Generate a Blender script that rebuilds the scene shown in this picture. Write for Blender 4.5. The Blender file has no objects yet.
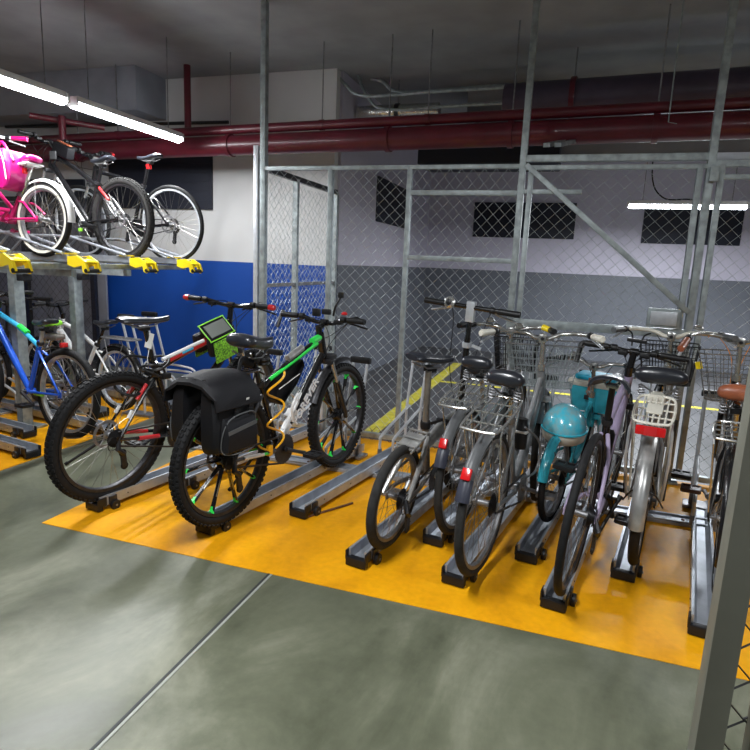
import bpy, bmesh, math, random
from mathutils import Vector, Matrix, Quaternion
random.seed(7)
PI = math.pi
V = Vector
COL = bpy.context.scene.collection

# ------------------------------------------------------------------ materials
def mat(name, col, rough=.5, metal=0., noise=0., nscale=20., bump=0., bscale=60., spec=None, coat=0., emit=None, estr=0., col2=None, alpha=None, trans=0., rvar=0.):
    m = bpy.data.materials.new(name); m.use_nodes = True
    nt = m.node_tree; N = nt.nodes; L = nt.links; b = N['Principled BSDF']
    b.inputs['Base Color'].default_value = (*col, 1); b.inputs['Roughness'].default_value = rough
    b.inputs['Metallic'].default_value = metal
    if coat: b.inputs['Coat Weight'].default_value = coat
    if spec is not None: b.inputs['Specular IOR Level'].default_value = spec
    if emit: b.inputs['Emission Color'].default_value = (*emit, 1); b.inputs['Emission Strength'].default_value = estr
    if trans: b.inputs['Transmission Weight'].default_value = trans
    if alpha is not None: b.inputs['Alpha'].default_value = alpha
    if noise or bump or col2 or rvar:
        tc = N.new('ShaderNodeTexCoord')
    if noise or col2 or rvar:
        n = N.new('ShaderNodeTexNoise'); n.inputs['Scale'].default_value = nscale; n.inputs['Detail'].default_value = 5
        L.new(tc.outputs['Object'], n.inputs['Vector'])
        if noise or col2:
            r = N.new('ShaderNodeMix'); r.data_type = 'RGBA'
            c2 = col2 or tuple(max(0, c*(1-noise)) for c in col)
            cr = N.new('ShaderNodeMapRange'); cr.inputs['From Min'].default_value = .35; cr.inputs['From Max'].default_value = .65
            L.new(n.outputs['Fac'], cr.inputs['Value']); L.new(cr.outputs['Result'], r.inputs['Factor'])
            r.inputs['A'].default_value = (*col, 1); r.inputs['B'].default_value = (*c2, 1)
            L.new(r.outputs['Result'], b.inputs['Base Color'])
        if rvar:
            rr = N.new('ShaderNodeMapRange'); rr.inputs['To Min'].default_value = max(0.02, rough-rvar); rr.inputs['To Max'].default_value = rough+rvar
            L.new(n.outputs['Fac'], rr.inputs['Value']); L.new(rr.outputs['Result'], b.inputs['Roughness'])
    if bump:
        n2 = N.new('ShaderNodeTexNoise'); n2.inputs['Scale'].default_value = bscale; n2.inputs['Detail'].default_value = 4
        L.new(tc.outputs['Object'], n2.inputs['Vector'])
        bp = N.new('ShaderNodeBump'); bp.inputs['Strength'].default_value = bump; bp.inputs['Distance'].default_value = .01
        L.new(n2.outputs['Fac'], bp.inputs['Height']); L.new(bp.outputs['Normal'], b.inputs['Normal'])
    return m

BLK = mat('black_paint', (.007, .007, .008), .25, coat=.3)
RUB = mat('rubber', (.012, .012, .013), .7, spec=.25, noise=.4, nscale=40)
RUBG = mat('dusty_rubber', (.03, .029, .028), .85, spec=.3, noise=.4, nscale=30)
PLA = mat('black_plastic', (.010, .010, .011), .45, spec=.35)
FAB = mat('black_nylon', (.008, .008, .010), .55, spec=.25, bump=.25, bscale=500)
VINYL = mat('black_vinyl', (.018, .02, .026), .3, coat=.2)
CHR = mat('chrome', (.54, .54, .52), .26, .8, noise=.25, nscale=30)
ALU = mat('aluminium', (.66, .69, .73), .35, .45, noise=.15, nscale=25)
RACKALU = mat('tray_aluminium', (.46, .49, .54), .42, .55, noise=.25, nscale=14)
STEEL = mat('dull_steel', (.30, .30, .31), .45, .7, noise=.3, nscale=30)
SPOKE = mat('spoke_steel', (.33, .32, .30), .35, 1.)
DKST = mat('dark_metal', (.06, .06, .065), .4, .7, noise=.3, nscale=40)
GALV = mat('galvanised', (.40, .45, .46), .5, .55, noise=.35, nscale=18)
WIRE = mat('galvanised_wire', (.46, .50, .51), .55, .35)
DWIRE = mat('dark_wire', (.05, .05, .055), .5, .5)
REDP = mat('red_paint', (.55, .02, .025), .3, coat=.4)
REDL = mat('red_reflector', (.6, .01, .012), .2, coat=.6)
GREEN = mat('green_paint', (.03, .75, .09), .35, coat=.3)
LIME = mat('lime_plastic', (.30, .85, .05), .4)
YEL = mat('yellow_plastic', (.88, .66, .01), .38, coat=.2)
YCAB = mat('yellow_cable', (.85, .42, .01), .3, coat=.5)
WHT = mat('white_paint', (.8, .8, .8), .35)
CREAM = mat('cream_plastic', (.72, .69, .60), .4, noise=.15, nscale=20)
GREYP = mat('grey_frame_paint', (.30, .31, .32), .35, .4, noise=.35, nscale=18)
SILVP = mat('silver_frame_paint', (.50, .50, .49), .35, .6, noise=.35, nscale=16)
FENDG = mat('grey_plastic_fender', (.115, .12, .125), .35, noise=.3, nscale=14)
TAUPE = mat('bronze_grey_paint', (.30, .27, .24), .35, .6, noise=.3, nscale=20)
TURQ = mat('turquoise_paint', (.05, .50, .64), .25, coat=.5, noise=.2, nscale=15)
CYAN = mat('cyan_fabric', (.02, .50, .75), .5)
LAV = mat('lavender_paint', (.36, .30, .44), .3, coat=.4)
BRN = mat('brown_leather', (.34, .10, .045), .38, coat=.2, noise=.25, nscale=30)
BRNP = mat('dark_brown_plastic', (.06, .025, .018), .4)
ORNG = mat('orange_cable', (.75, .25, .02), .4)
PINK = mat('pink_paint', (.50, .006, .12), .3, coat=.4)
PINKD = mat('magenta_vinyl', (.42, .003, .14), .4, coat=.1)
BLUEF = mat('blue_paint', (.015, .10, .60), .25, .2, coat=.5)
LBLUE = mat('light_blue_paint', (.05, .45, .75), .28, coat=.4)
PIPE = mat('red_pipe_paint', (.13, .010, .022), .38, noise=.3, nscale=6, coat=.2)
FOIL = mat('foil_wrap', (.7, .7, .68), .25, 1., bump=.8, bscale=30)
VENT = mat('purple_grey_pipe_paint', (.075, .055, .085), .45, noise=.3, nscale=4)
DUCT = mat('duct_paint', (.26, .27, .31), .5, noise=.2, nscale=4)
RUST = mat('rusty_steel', (.20, .10, .06), .6, .4, noise=.5, nscale=15)
POST = mat('olive_grey_post', (.17, .17, .14), .5, .2, noise=.15, nscale=10)
SHUT = mat('blue_black_panel', (.010, .013, .026), .65, noise=.15, nscale=3)
CONC = mat('concrete_ceiling', (.30, .31, .33), .8, noise=.2, nscale=2.5, bump=.1)
LAMPB = mat('lamp_housing', (.6, .6, .6), .45)
GLASSY = mat('clear_window', (.25, .27, .25), .12, coat=.8)
CAMO = mat('camouflage_print', (.30, .75, .04), .6, noise=.8, nscale=110, col2=(.03, .10, .01))
PRINT = mat('floral_print', (.05, .55, .72), .22, coat=.7, col2=(.22, .42, .46), nscale=26)
PAPER = mat('paper_label', (.75, .74, .70), .6)
EM = mat('tube_diffuser', (1, 1, 1), .4, emit=(.92, .97, 1.), estr=48)
EM2 = mat('tube_diffuser_cool', (1, 1, 1), .4, emit=(.86, .93, 1.), estr=32)

def wallmat(name, up, low, z):
    m = mat(name, up, .55); nt = m.node_tree; N = nt.nodes; L = nt.links; b = N['Principled BSDF']
    tc = N.new('ShaderNodeTexCoord'); sp = N.new('ShaderNodeSeparateXYZ'); L.new(tc.outputs['Object'], sp.inputs[0])
    g = N.new('ShaderNodeMath'); g.operation = 'GREATER_THAN'; g.inputs[1].default_value = z; L.new(sp.outputs['Z'], g.inputs[0])
    n = N.new('ShaderNodeTexNoise'); n.inputs['Scale'].default_value = 2.2; n.inputs['Detail'].default_value = 6; L.new(tc.outputs['Object'], n.inputs['Vector'])
    mx = N.new('ShaderNodeMix'); mx.data_type = 'RGBA'; L.new(g.outputs[0], mx.inputs['Factor'])
    mx.inputs['A'].default_value = (*low, 1); mx.inputs['B'].default_value = (*up, 1)
    mr = N.new('ShaderNodeMapRange'); mr.inputs['To Min'].default_value = .86; mr.inputs['To Max'].default_value = 1.08; L.new(n.outputs['Fac'], mr.inputs['Value'])
    ml = N.new('ShaderNodeVectorMath'); ml.operation = 'SCALE'; L.new(mx.outputs['Result'], ml.inputs[0]); L.new(mr.outputs['Result'], ml.inputs['Scale'])
    L.new(ml.outputs[0], b.inputs['Base Color'])
    rr = N.new('ShaderNodeMapRange'); rr.inputs['To Min'].default_value = .7; rr.inputs['To Max'].default_value = .4
    L.new(g.outputs[0], rr.inputs['Value'])
    bp = N.new('ShaderNodeBump'); bp.inputs['Strength'].default_value = .08; n2 = N.new('ShaderNodeTexNoise'); n2.inputs['Scale'].default_value = 70
    L.new(tc.outputs['Object'], n2.inputs['Vector']); L.new(n2.outputs['Fac'], bp.inputs['Height']); L.new(bp.outputs['Normal'], b.inputs['Normal'])
    return m
BLUEWALL = wallmat('white_over_blue_wall', (.64, .64, .64), (.004, .062, .34), 1.37)
GREYWALL = wallmat('lilac_over_grey_wall', (.56, .53, .63), (.13, .14, .165), 1.385)

def floormat(name, c1, c2, c3, r0, r1, scale, streak=False):
    m = bpy.data.materials.new(name); m.use_nodes = True; nt = m.node_tree; N = nt.nodes; L = nt.links; b = N['Principled BSDF']
    tc = N.new('ShaderNodeTexCoord'); mp = N.new('ShaderNodeMapping'); L.new(tc.outputs['Object'], mp.inputs[0])
    mp.inputs['Scale'].default_value = (1, .55, 1) if streak else (1, 1, 1)
    n = N.new('ShaderNodeTexNoise'); n.inputs['Scale'].default_value = scale; n.inputs['Detail'].default_value = 8; n.inputs['Roughness'].default_value = .62; n.inputs['Distortion'].default_value = .6
    L.new(mp.outputs[0], n.inputs['Vector'])
    cr = N.new('ShaderNodeValToRGB'); e = cr.color_ramp.elements
    e[0].position = .30; e[0].color = (*c1, 1); e[1].position = .70; e[1].color = (*c3, 1)
    k = cr.color_ramp.elements.new(.5); k.color = (*c2, 1)
    L.new(n.outputs['Fac'], cr.inputs['Fac'])
    n3 = N.new('ShaderNodeTexNoise'); n3.inputs['Scale'].default_value = scale*14; n3.inputs['Detail'].default_value = 4; L.new(tc.outputs['Object'], n3.inputs['Vector'])
    mr = N.new('ShaderNodeMapRange'); mr.inputs['To Min'].default_value = .85; mr.inputs['To Max'].default_value = 1.12; L.new(n3.outputs['Fac'], mr.inputs['Value'])
    ml = N.new('ShaderNodeVectorMath'); ml.operation = 'SCALE'; L.new(cr.outputs['Color'], ml.inputs[0]); L.new(mr.outputs['Result'], ml.inputs['Scale'])
    L.new(ml.outputs[0], b.inputs['Base Color'])
    r = N.new('ShaderNodeMapRange'); r.inputs['To Min'].default_value = r0; r.inputs['To Max'].default_value = r1; L.new(n.outputs['Fac'], r.inputs['Value'])
    L.new(r.outputs['Result'], b.inputs['Roughness'])
    bp = N.new('ShaderNodeBump'); bp.inputs['Strength'].default_value = .06; bp.inputs['Distance'].default_value = .01
    L.new(n3.outputs['Fac'], bp.inputs['Height']); L.new(bp.outputs['Normal'], b.inputs['Normal'])
    return m
FLOOR = floormat('sealed_concrete', (.062, .068, .043), (.130, .138, .094), (.25, .255, .19), .21, .46, 1.9, True)
PAINT = floormat('orange_floor_paint', (.62, .26, .006), (.82, .365, .006), (.88, .42, .008), .30, .50, 2.2, True)
PAINT.node_tree.nodes['Principled BSDF'].inputs['Specular IOR Level'].default_value = .12
FLOOR.node_tree.nodes['Principled BSDF'].inputs['Specular IOR Level'].default_value = .32
YLINE = mat('yellow_line_paint', (.62, .55, .05), .5, noise=.3, nscale=12)
JOINT = mat('floor_joint', (.035, .04, .04), .6)
JOINTL = mat('floor_joint_lip', (.33, .34, .31), .5)

# ------------------------------------------------------------------ mesh collector
class M:
    def __init__(s): s.v = []; s.f = []; s.m = []; s.mats = []
    def mi(s, m):
        if m not in s.mats: s.mats.append(m)
        return s.mats.index(m)
    def add(s, vs, fs, m):
        o = len(s.v); i = s.mi(m); s.v += [V(p) for p in vs]
        for f in fs: s.f.append([o+k for k in f]); s.m.append(i)
    def build(s, name, parent=None, T=None, ang=38):
        me = bpy.data.meshes.new(name)
        vs = [T @ p for p in s.v] if T is not None else s.v
        me.from_pydata([tuple(p) for p in vs], [], s.f)
        for m in s.mats: me.materials.append(m)
        me.polygons.foreach_set('material_index', s.m)
        me.polygons.foreach_set('use_smooth', [True]*len(s.f))
        me.update(); me.set_sharp_from_angle(angle=math.radians(ang))
        o = bpy.data.objects.new(name, me); COL.objects.link(o)
        if parent: o.parent = parent
        return o
    # --- shapes
    def loft(s, rings, m, closed=False, caps=True):
        n = len(rings[0]); vs = [p for r in rings for p in r]; fs = []; R = len(rings)
        for i in range(R if closed else R-1):
            a = i*n; b = ((i+1) % R)*n
            for k in range(n):
                k2 = (k+1) % n; fs.append([a+k, a+k2, b+k2, b+k])
        if caps and not closed: fs.append(list(range(n))[::-1]); fs.append([(R-1)*n+k for k in range(n)])
        s.add(vs, fs, m)
    def tube(s, path, r, m, n=8, closed=False, caps=True, flat=1., up=None):
        P = [V(p) for p in path]; k = len(P)
        rr = r if isinstance(r, (list, tuple)) else [r]*k
        T = []
        for i in range(k):
            a = P[(i-1) % k] if (closed or i > 0) else P[i]; b = P[(i+1) % k] if (closed or i < k-1) else P[i]
            d = b-a; T.append(d.normalized() if d.length > 1e-9 else V((0, 0, 1)))
        u = V(up) if up else (V((0, 0, 1)) if abs(T[0].z) < .9 else V((1, 0, 0)))
        rings = []; N = (u-T[0]*u.dot(T[0])).normalized()
        for i in range(k):
            N = (N-T[i]*N.dot(T[i]))
            if N.length < 1e-6: N = T[i].orthogonal()
            N.normalize(); B = T[i].cross(N)
            rings.append([P[i]+(N*math.cos(2*PI*j/n)+B*math.sin(2*PI*j/n)*flat)*rr[i] for j in range(n)])
        s.loft(rings, m, closed, caps)
    def cyl(s, a, b, r, m, n=12, r2=None): s.tube([a, b], [r, r if r2 is None else r2], m, n)
    def box(s, c, sz, m, R=None, b=0.):
        bm = bmesh.new(); bmesh.ops.create_cube(bm, size=1)
        for v in bm.verts: v.co = V((v.co.x*sz[0], v.co.y*sz[1], v.co.z*sz[2]))
        if b: bmesh.ops.bevel(bm, geom=list(bm.edges), offset=b, segments=2, profile=.6, affect='EDGES')
        R = R or Matrix.Identity(3); c = V(c)
        bm.verts.index_update()
        s.add([c+R @ v.co for v in bm.verts], [[v.index for v in f.verts] for f in bm.faces], m); bm.free()
    def bar(s, a, b, w, h, m, up=(0, 0, 1), bev=0.):
        a = V(a); b = V(b); x = (b-a); L = x.length; x.normalize(); y = V(up).cross(x)
        if y.length < 1e-6: y = x.orthogonal()
        y.normalize(); z = x.cross(y); R = Matrix((x, y, z)).transposed()
        s.box((a+b)/2, (L, w, h), m, R, bev)
    def lathe(s, o, ax, prof, m, n=20, closed=False):
        o = V(o); ax = V(ax).normalized(); u = ax.orthogonal().normalized(); w = ax.cross(u)
        s.loft([[o+ax*h+(u*math.cos(2*PI*j/n)+w*math.sin(2*PI*j/n))*r for j in range(n)] for r, h in prof], m, closed, not closed)
    def ringy(s, c, R, prof, m, n=48, a0=0., a1=2*PI, caps=True):
        # sweep profile (dr, y) round the y axis in the xz plane
        full = abs(a1-a0-2*PI) < 1e-6; k = n if full else n+1; rings = []
        for i in range(k):
            a = a0+(a1-a0)*i/n; d = V((math.cos(a), 0, math.sin(a)))
            rings.append([V(c)+d*(R+dr)+V((0, y, 0)) for dr, y in prof])
        s.loft(rings, m, full, caps)

def smooth(pts, k=6, closed=False):
    P = [V(p) for p in pts]; n = len(P); out = []
    for i in range(n if closed else n-1):
        p1, p2 = P[i], P[(i+1) % n]
        p0 = P[(i-1) % n] if (closed or i > 0) else p1*2-p2
        p3 = P[(i+2) % n] if (closed or i < n-2) else p2*2-p1
        for j in range(k):
            t = j/k; out.append(.5*((2*p1)+(p2-p0)*t+(2*p0-5*p1+4*p2-p3)*t*t+(3*p1-p0-3*p2+p3)*t**3))
    if not closed: out.append(P[-1])
    return out

def thing(name, label, cat, loc=(0, 0, 0), rot=None, group=None):
    o = bpy.data.objects.new(name, None); COL.objects.link(o); o.empty_display_size = .1
    if rot is not None:
        o.rotation_mode = 'QUATERNION'; o.rotation_quaternion = rot
    o.location = loc; o['label'] = label; o['category'] = cat
    if group: o['group'] = group
    return o
def tag(o, label, cat, group=None):
    o['label'] = label; o['category'] = cat
    if group: o['group'] = group
    return o
def struct(mb, name):
    o = mb.build(name); o['kind'] = 'structure'; return o

def text_mesh(txt, size, depth, m, parent, name, T, align='CENTER', shear=0.):
    cu = bpy.data.curves.new(name, 'FONT'); cu.body = txt; cu.size = size; cu.extrude = depth; cu.align_x = align; cu.align_y = 'CENTER'; cu.shear = shear; cu.offset = size*.02
    to = bpy.data.objects.new('lettering_source', cu); COL.objects.link(to)
    bpy.context.view_layer.update()
    me = bpy.data.meshes.new_from_object(to.evaluated_get(bpy.context.evaluated_depsgraph_get()))
    bpy.data.objects.remove(to); bpy.data.curves.remove(cu)
    me.name = name; me.materials.clear(); me.materials.append(m); me.transform(T)
    o = bpy.data.objects.new(name, me); COL.objects.link(o); o.parent = parent
    return o
def frameT(o, x, y):
    x = V(x).normalized(); y = V(y); y = (y-x*y.dot(x)).normalized(); z = x.cross(y)
    T = Matrix((x, y, z)).transposed().to_4x4(); T.translation = V(o); return T

# ------------------------------------------------------------------ bicycle parts (x forward, y left, z up; origin under the rear axle)
def wheel(parent, cx, R, tw, rimm=DKST, tyre=RUB, knob=False, T=None, n=32, mag=None, wall=None, rear=True, disc=False, hubm=STEEL, spm=SPOKE, fat=1., cass=True, nkn=70):
    c = V((cx, 0, R)); ri = R-tw
    w = M()
    w.ringy(c, ri, [(0.004, -tw*.36), (.004, tw*.36), (-.012, tw*.30), (-.018, 0), (-.012, -tw*.30)], rimm, 56)
    W = w.build('wheel', parent, T)
    t = M(); pr = []
    for j in range(12):
        a = 2*PI*j/12; pr.append((math.cos(a)*tw*.5, math.sin(a)*tw*.5*fat))
    t.ringy(c, R-tw*.5, pr, tyre, 56)
    if knob:
        for i in range(nkn):
            for yy, da, hh in ((-tw*.36, 0, .0), (tw*.36, 0, 0), (-tw*.13, .5, 1), (tw*.13, .5, 1)):
                a = 2*PI*(i+da)/nkn; d = V((math.cos(a), 0, math.sin(a))); tt = V((-math.sin(a), 0, math.cos(a)))
                y = V((0, 1, 0)); tilt = 0 if hh else math.copysign(.75, yy)
                up = (d*math.cos(tilt)+y*math.sin(tilt)).normalized(); sd = tt.cross(up)
                Rm = Matrix((tt, sd, up)).transposed()
                t.box(c+d*(R-(.0 if hh else tw*.16))+y*yy*(1. if hh else 1.12), (R*2*PI/nkn*.55, tw*.2, .008), tyre, Rm)
    if wall:
        for sgn in (-1, 1):
            t.ringy(c, R-tw*.78, [(-.009, sgn*tw*.40), (.010, sgn*tw*.47), (.010, sgn*tw*.52), (-.009, sgn*tw*.45)], wall, 56)
    t.build('tyre', W, T)
    h = M()
    h.cyl(c+V((0, -.06, 0)), c+V((0, .06, 0)), .008, STEEL, 8)
    h.lathe(c+V((0, -.04, 0)), (0, 1, 0), [(.024, 0), (.026, .004), (.016, .010), (.014, .07), (.026, .076), (.024, .08)], hubm, 14)
    h.build('hub', W, T)
    s = M()
    if mag:
        for i in range(10):
            a = 2*PI*(i//2)/5+(.17 if i % 2 else -.17)+.3; b = 2*PI*(i//2)/5+(.30 if i % 2 else -.30)+.3
            p0 = c+V((math.cos(a), 0, math.sin(a)))*.03; p1 = c+V((math.cos(b), 0, math.sin(b)))*(ri-.012)
            pm = p0.lerp(p1, .5); q = p0.lerp(p1, .70)
            s.tube([p0, pm, p1], [.016, .012, .017], mag[0], 6, flat=.55, up=(0, 1, 0))
            g = M(); g.tube([p0.lerp(p1, .70), p1], [.0095, .0175], mag[1], 6, flat=.62, up=(0, 1, 0)); g.build('spoke_accent', W, T)
        for i in range(10):
            a = 2*PI*(i//2)/5+(.17 if i % 2 else -.17)+.3; b = 2*PI*(i//2)/5+(.30 if i % 2 else -.30)+.3
            p0 = c+V((math.cos(a), 0, math.sin(a)))*.03; p1 = c+V((math.cos(b), 0, math.sin(b)))*(ri-.012)
            for sy in (-1, 1): s.tube([p0.lerp(p1, .3)+V((0, sy*.0065, 0)), p0.lerp(p1, .66)+V((0, sy*.0065, 0))], [.0055, .006], SILVP, 5)
        s.lathe(c+V((0, -.03, 0)), (0, 1, 0), [(.04, 0), (.05, .01), (.05, .05), (.04, .06)], mag[0], 14)
        s.build('spokes', W, T)
    else:
        for i in range(n):
            a = 2*PI*i/n; sd = 1 if i % 2 else -1; off = (.55 if (i//2) % 2 else -.55)
            p0 = c+V((math.cos(a+off), 0, math.sin(a+off)))*.024+V((0, sd*.034, 0))
            p1 = c+V((math.cos(a), 0, math.sin(a)))*(ri-.010)
            s.cyl(p0, p1, .0012, spm, 4)
        s.build('spokes', W, T)
    if disc:
        d = M(); d.ringy(c+V((0, .048, 0)), .075, [(-.012, -.001), (.006, -.001), (.006, .001), (-.012, .001)], STEEL, 32)
        for i in range(6):
            a = 2*PI*i/6; d.cyl(c+V((0, .048, 0)), c+V((math.cos(a)*.065, .048, math.sin(a)*.065)), .004, STEEL, 4)
        d.build('brake_disc', W, T)
    if rear and cass:
        k = M()
        for i, r in enumerate((.052, .046, .040, .034, .029, .025)):
            k.lathe(c+V((0, -.036-i*.0045, 0)), (0, 1, 0), [(r, 0), (r, .0018)], DKST, 24)
        for i in range(26):
            a = 2*PI*i/26; k.box(c+V((math.cos(a)*.053, -.035, math.sin(a)*.053)), (.004, .002, .004), DKST)
        k.build('cassette', W, T)
    return W

def fender(parent, cx, R, a0, a1, w, m, T=None, stays=STEEL, name='mudguard', gap=.022, sides=.012, flap=None):
    f = M(); c = V((cx, 0, R)); pr = []
    for j in range(7):
        u = -1+2*j/6; pr.append((-sides*1.6*abs(u)**2.5, u*w/2))
    pr += [(p[0]-.003, p[1]*.94) for p in pr[::-1]]
    f.ringy(c, R+gap, pr, m, 30, a0, a1)
    o = f.build(name, parent, T)
    if stays:
        s = M()
        for ang in (a0+(a1-a0)*.12, a0+(a1-a0)*.6) if a1-a0 > 1.6 else ((a0+a1)/2,):
            p = c+V((math.cos(ang), 0, math.sin(ang)))*(R+gap-.012)
            for sy in (-1, 1): s.tube([c+V((0, sy*.06, 0)), p+V((0, sy*w*.47, 0))], .0025, stays, 5)
        s.build('mudguard_stay', o, T)
    return o

def saddle(parent, x, z, L=.27, W=.15, H=.05, m=VINYL, under=PLA, tilt=0., nose=.045, rails=True, springs=False, pad=0., name='saddle', T=None, turn=0.):
    s = M(); rings = []; K = 14
    for i in range(K+1):
        u = i/K; xx = -L/2+L*u
        wd = nose+(W-nose)*(1-u)**1.5*(1. if u > .12 else (.80+.2*math.sin(u/.12*PI/2)))
        if u < .25: wd *= 1-.25*(1-u/.25)**2
        if u > .93: wd *= math.sqrt(max(.1, 1-((u-.93)/.075)**2))
        hz = H*(1-.25*u)*(1. if u > .08 else .55+.45*u/.08)
        zz = .012*math.cos(u*PI*1.3)+pad*(1-u)
        ring = []
        for j in range(16):
            a = 2*PI*j/16; cx_, sz_ = math.cos(a), math.sin(a)
            yy = math.copysign(abs(cx_)**.75, cx_)*wd/2; z2 = math.copysign(abs(sz_)**.8, sz_)*hz/2
            if sz_ < 0: z2 *= .75
            ring.append(V((xx, yy, z2+zz)))
        rings.append(ring)
    s.loft(rings, m)
    Rm = Matrix.Rotation(-tilt, 4, 'Y'); TT = Matrix.Translation((x, 0, z)) @ Matrix.Rotation(turn, 4, 'Z') @ Rm
    if T is not None: TT = T @ TT
    o = s.build(name, parent, TT, 60)
    u = M()
    for sy in (-1, 1):
        u.tube([V((-L*.36, sy*W*.28, -H*.35)), V((-L*.2, sy*.03, -H*.75)), V((L*.12, sy*.024, -H*.8)), V((L*.4, sy*.008, -H*.15))], .0045, STEEL, 6)
        if springs:
            pts = [V((-L*.33+.014*math.cos(t*.8), sy*W*.26+.014*math.sin(t*.8), -H*.4-.055*t/32)) for t in range(33)]
            u.tube(pts, .004, STEEL, 5)
    u.box((-.01, 0, -H*.8-.012), (.05, .05, .025), PLA, None, .005)
    u.build('saddle_rails', o, TT)
    return o

def saddle_shell(parent, x, z, L, W, droop, m):
    s = M(); rings = []
    for i in range(11):
        u = i/10; w = (.03+(W/2-.03)*(1-u)**1.6)*(.86+.14*min(1, u/.1)); d = droop*(1-u*.6); top = []; bot = []
        for j in range(11):
            t = -1+j/5; y = w*math.sin(t*PI/2*.95); zz = -d*abs(t)**2.2+.012*math.cos(u*3)
            top.append(V((-L/2+L*u, y, zz))); bot.append(V((-L/2+L*u, y*.94, zz-.012)))
        rings.append(top+bot[::-1])
    s.loft(rings, m); o = s.build('saddle', parent, Matrix.Translation((x, 0, z)))
    s = M()
    for sy in (-1, 1): s.tube([(-L*.3, sy*.03, -.02), (-L*.15, sy*.024, -.045), (L*.15, sy*.022, -.045), (L*.35, sy*.006, -.01)], .004, CHR, 6)
    s.box((0, 0, -.05), (.05, .05, .02), CHR, None, .004); s.build('saddle_rails', o, Matrix.Translation((x, 0, z)))
    return o

def crank(parent, bb, r=.085, arm=.17, ang=0., m=DKST, ring=DKST, pedal=PLA, guard=None, pw=.09, pl=.085, disc=False, foldw=False):
    c = V(bb); k = M()
    k.lathe(c+V((0, -.055, 0)), (0, 1, 0), [(r, 0), (r, .003)], ring, 36)
    for i in range(36):
        a = 2*PI*i/36; k.box(c+V((math.cos(a)*(r+.001), -.0535, math.sin(a)*(r+.001))), (.006, .0025, .006), ring)
    if guard: k.ringy(c+V((0, -.062, 0)), r+.006, [(-.02, -.002), (.004, -.002), (.004, .002), (-.02, .002)], guard, 36)
    k.cyl(c+V((0, -.07, 0)), c+V((0, .07, 0)), .016, m, 12)
    o = k.build('crankset', parent)
    for sy, a in ((-1, ang), (1, ang+PI)):
        e = c+V((math.cos(a)*arm, sy*.085, math.sin(a)*arm)); q = M()
        q.tube([c+V((0, sy*.068, 0)), c.lerp(e, .5)+V((0, sy*.035, 0)), e], [.014, .010, .012], m, 8)
        q.build('crank_arm', o)
        p = M(); pc = e+V((0, sy*(.02+pw/2), 0))
        p.cyl(e, e+V((0, sy*(pw+.01), 0)), .006, STEEL, 8)
        for dx in (-pl/2, pl/2): p.box(pc+V((dx, 0, 0)), (.012, pw, .022), pedal, None, .003)
        for dy in (-pw/2, 0, pw/2): p.box(pc+V((0, dy, 0)), (pl, .010, .020), pedal, None, .003)
        p.box(pc, (pl*.5, pw, .012), pedal)
        p.build('pedal', o)
    return o

def chain(parent, bb, R, r1=.085, r2=.04, m=DKST, cx=0., case=None):
    s = M(); c1 = V(bb); c0 = V((cx, 0, R)); y = -.053
    for sg in (-1, 1): s.bar(c0+V((0, y, sg*r2)), c1+V((0, y, sg*r1)), .007, .009, m)
    o = s.build('chain', parent)
    if case:
        g = M(); a = c0+V((-.0, y-.012, .0)); b = c1+V((.02, y-.012, 0))
        prof = []
        d = (b-a).normalized(); nz = V((-d.z, 0, d.x))
        for k in range(9): t = PI/2+PI*k/8; prof.append(a+(d*math.cos(t)+nz*math.sin(t))*.055)
        for k in range(9): t = -PI/2+PI*k/8; prof.append(b+(d*math.cos(t)+nz*math.sin(t))*.095)
        g.loft([[p+V((0, -.012, 0)) for p in prof], [p+V((0, .012, 0)) for p in prof]], case)
        g.build('chain_guard', parent)
    return o

def derailleur(parent, R, m=DKST):
    s = M(); a = V((0, -.06, R))
    s.tube([a, a+V((-.015, -.02, -.05)), a+V((.02, -.02, -.08))], [.010, .016, .013], m, 8)
    s.bar(a+V((.02, -.012, -.075)), a+V((.035, -.012, -.165)), .014, .030, m)
    for p in (a+V((.02, -.012, -.08)), a+V((.035, -.012, -.16))): s.lathe(p+V((0, -.004, 0)), (0, 1, 0), [(.022, 0), (.022, .008)], PLA, 14)
    s.tube(smooth([a+V((-.01, -.02, -.04)), a+V((-.07, -.02, -.04)), a+V((-.06, -.01, .02)), a+V((.05, 0, .03))], 5), .0022, PLA, 5)
    return s.build('rear_derailleur', parent)

def kickstand(parent, p0, p1, m=DKST, foot=True, r=.009):
    s = M(); s.tube([p0, V(p0).lerp(V(p1), .15), p1], [r*1.5, r, r*.85], m, 8)
    if foot: s.tube([V(p0).lerp(V(p1), .93), p1], [r*1.3, r*1.2], PLA, 8)
    return s.build('kickstand', parent)

def steerT(top, bot, ang):
    ax = (V(top)-V(bot)).normalized(); q = Quaternion(ax, ang)
    return Matrix.Translation(V(bot)) @ q.to_matrix().to_4x4() @ Matrix.Translation(-V(bot))

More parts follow.
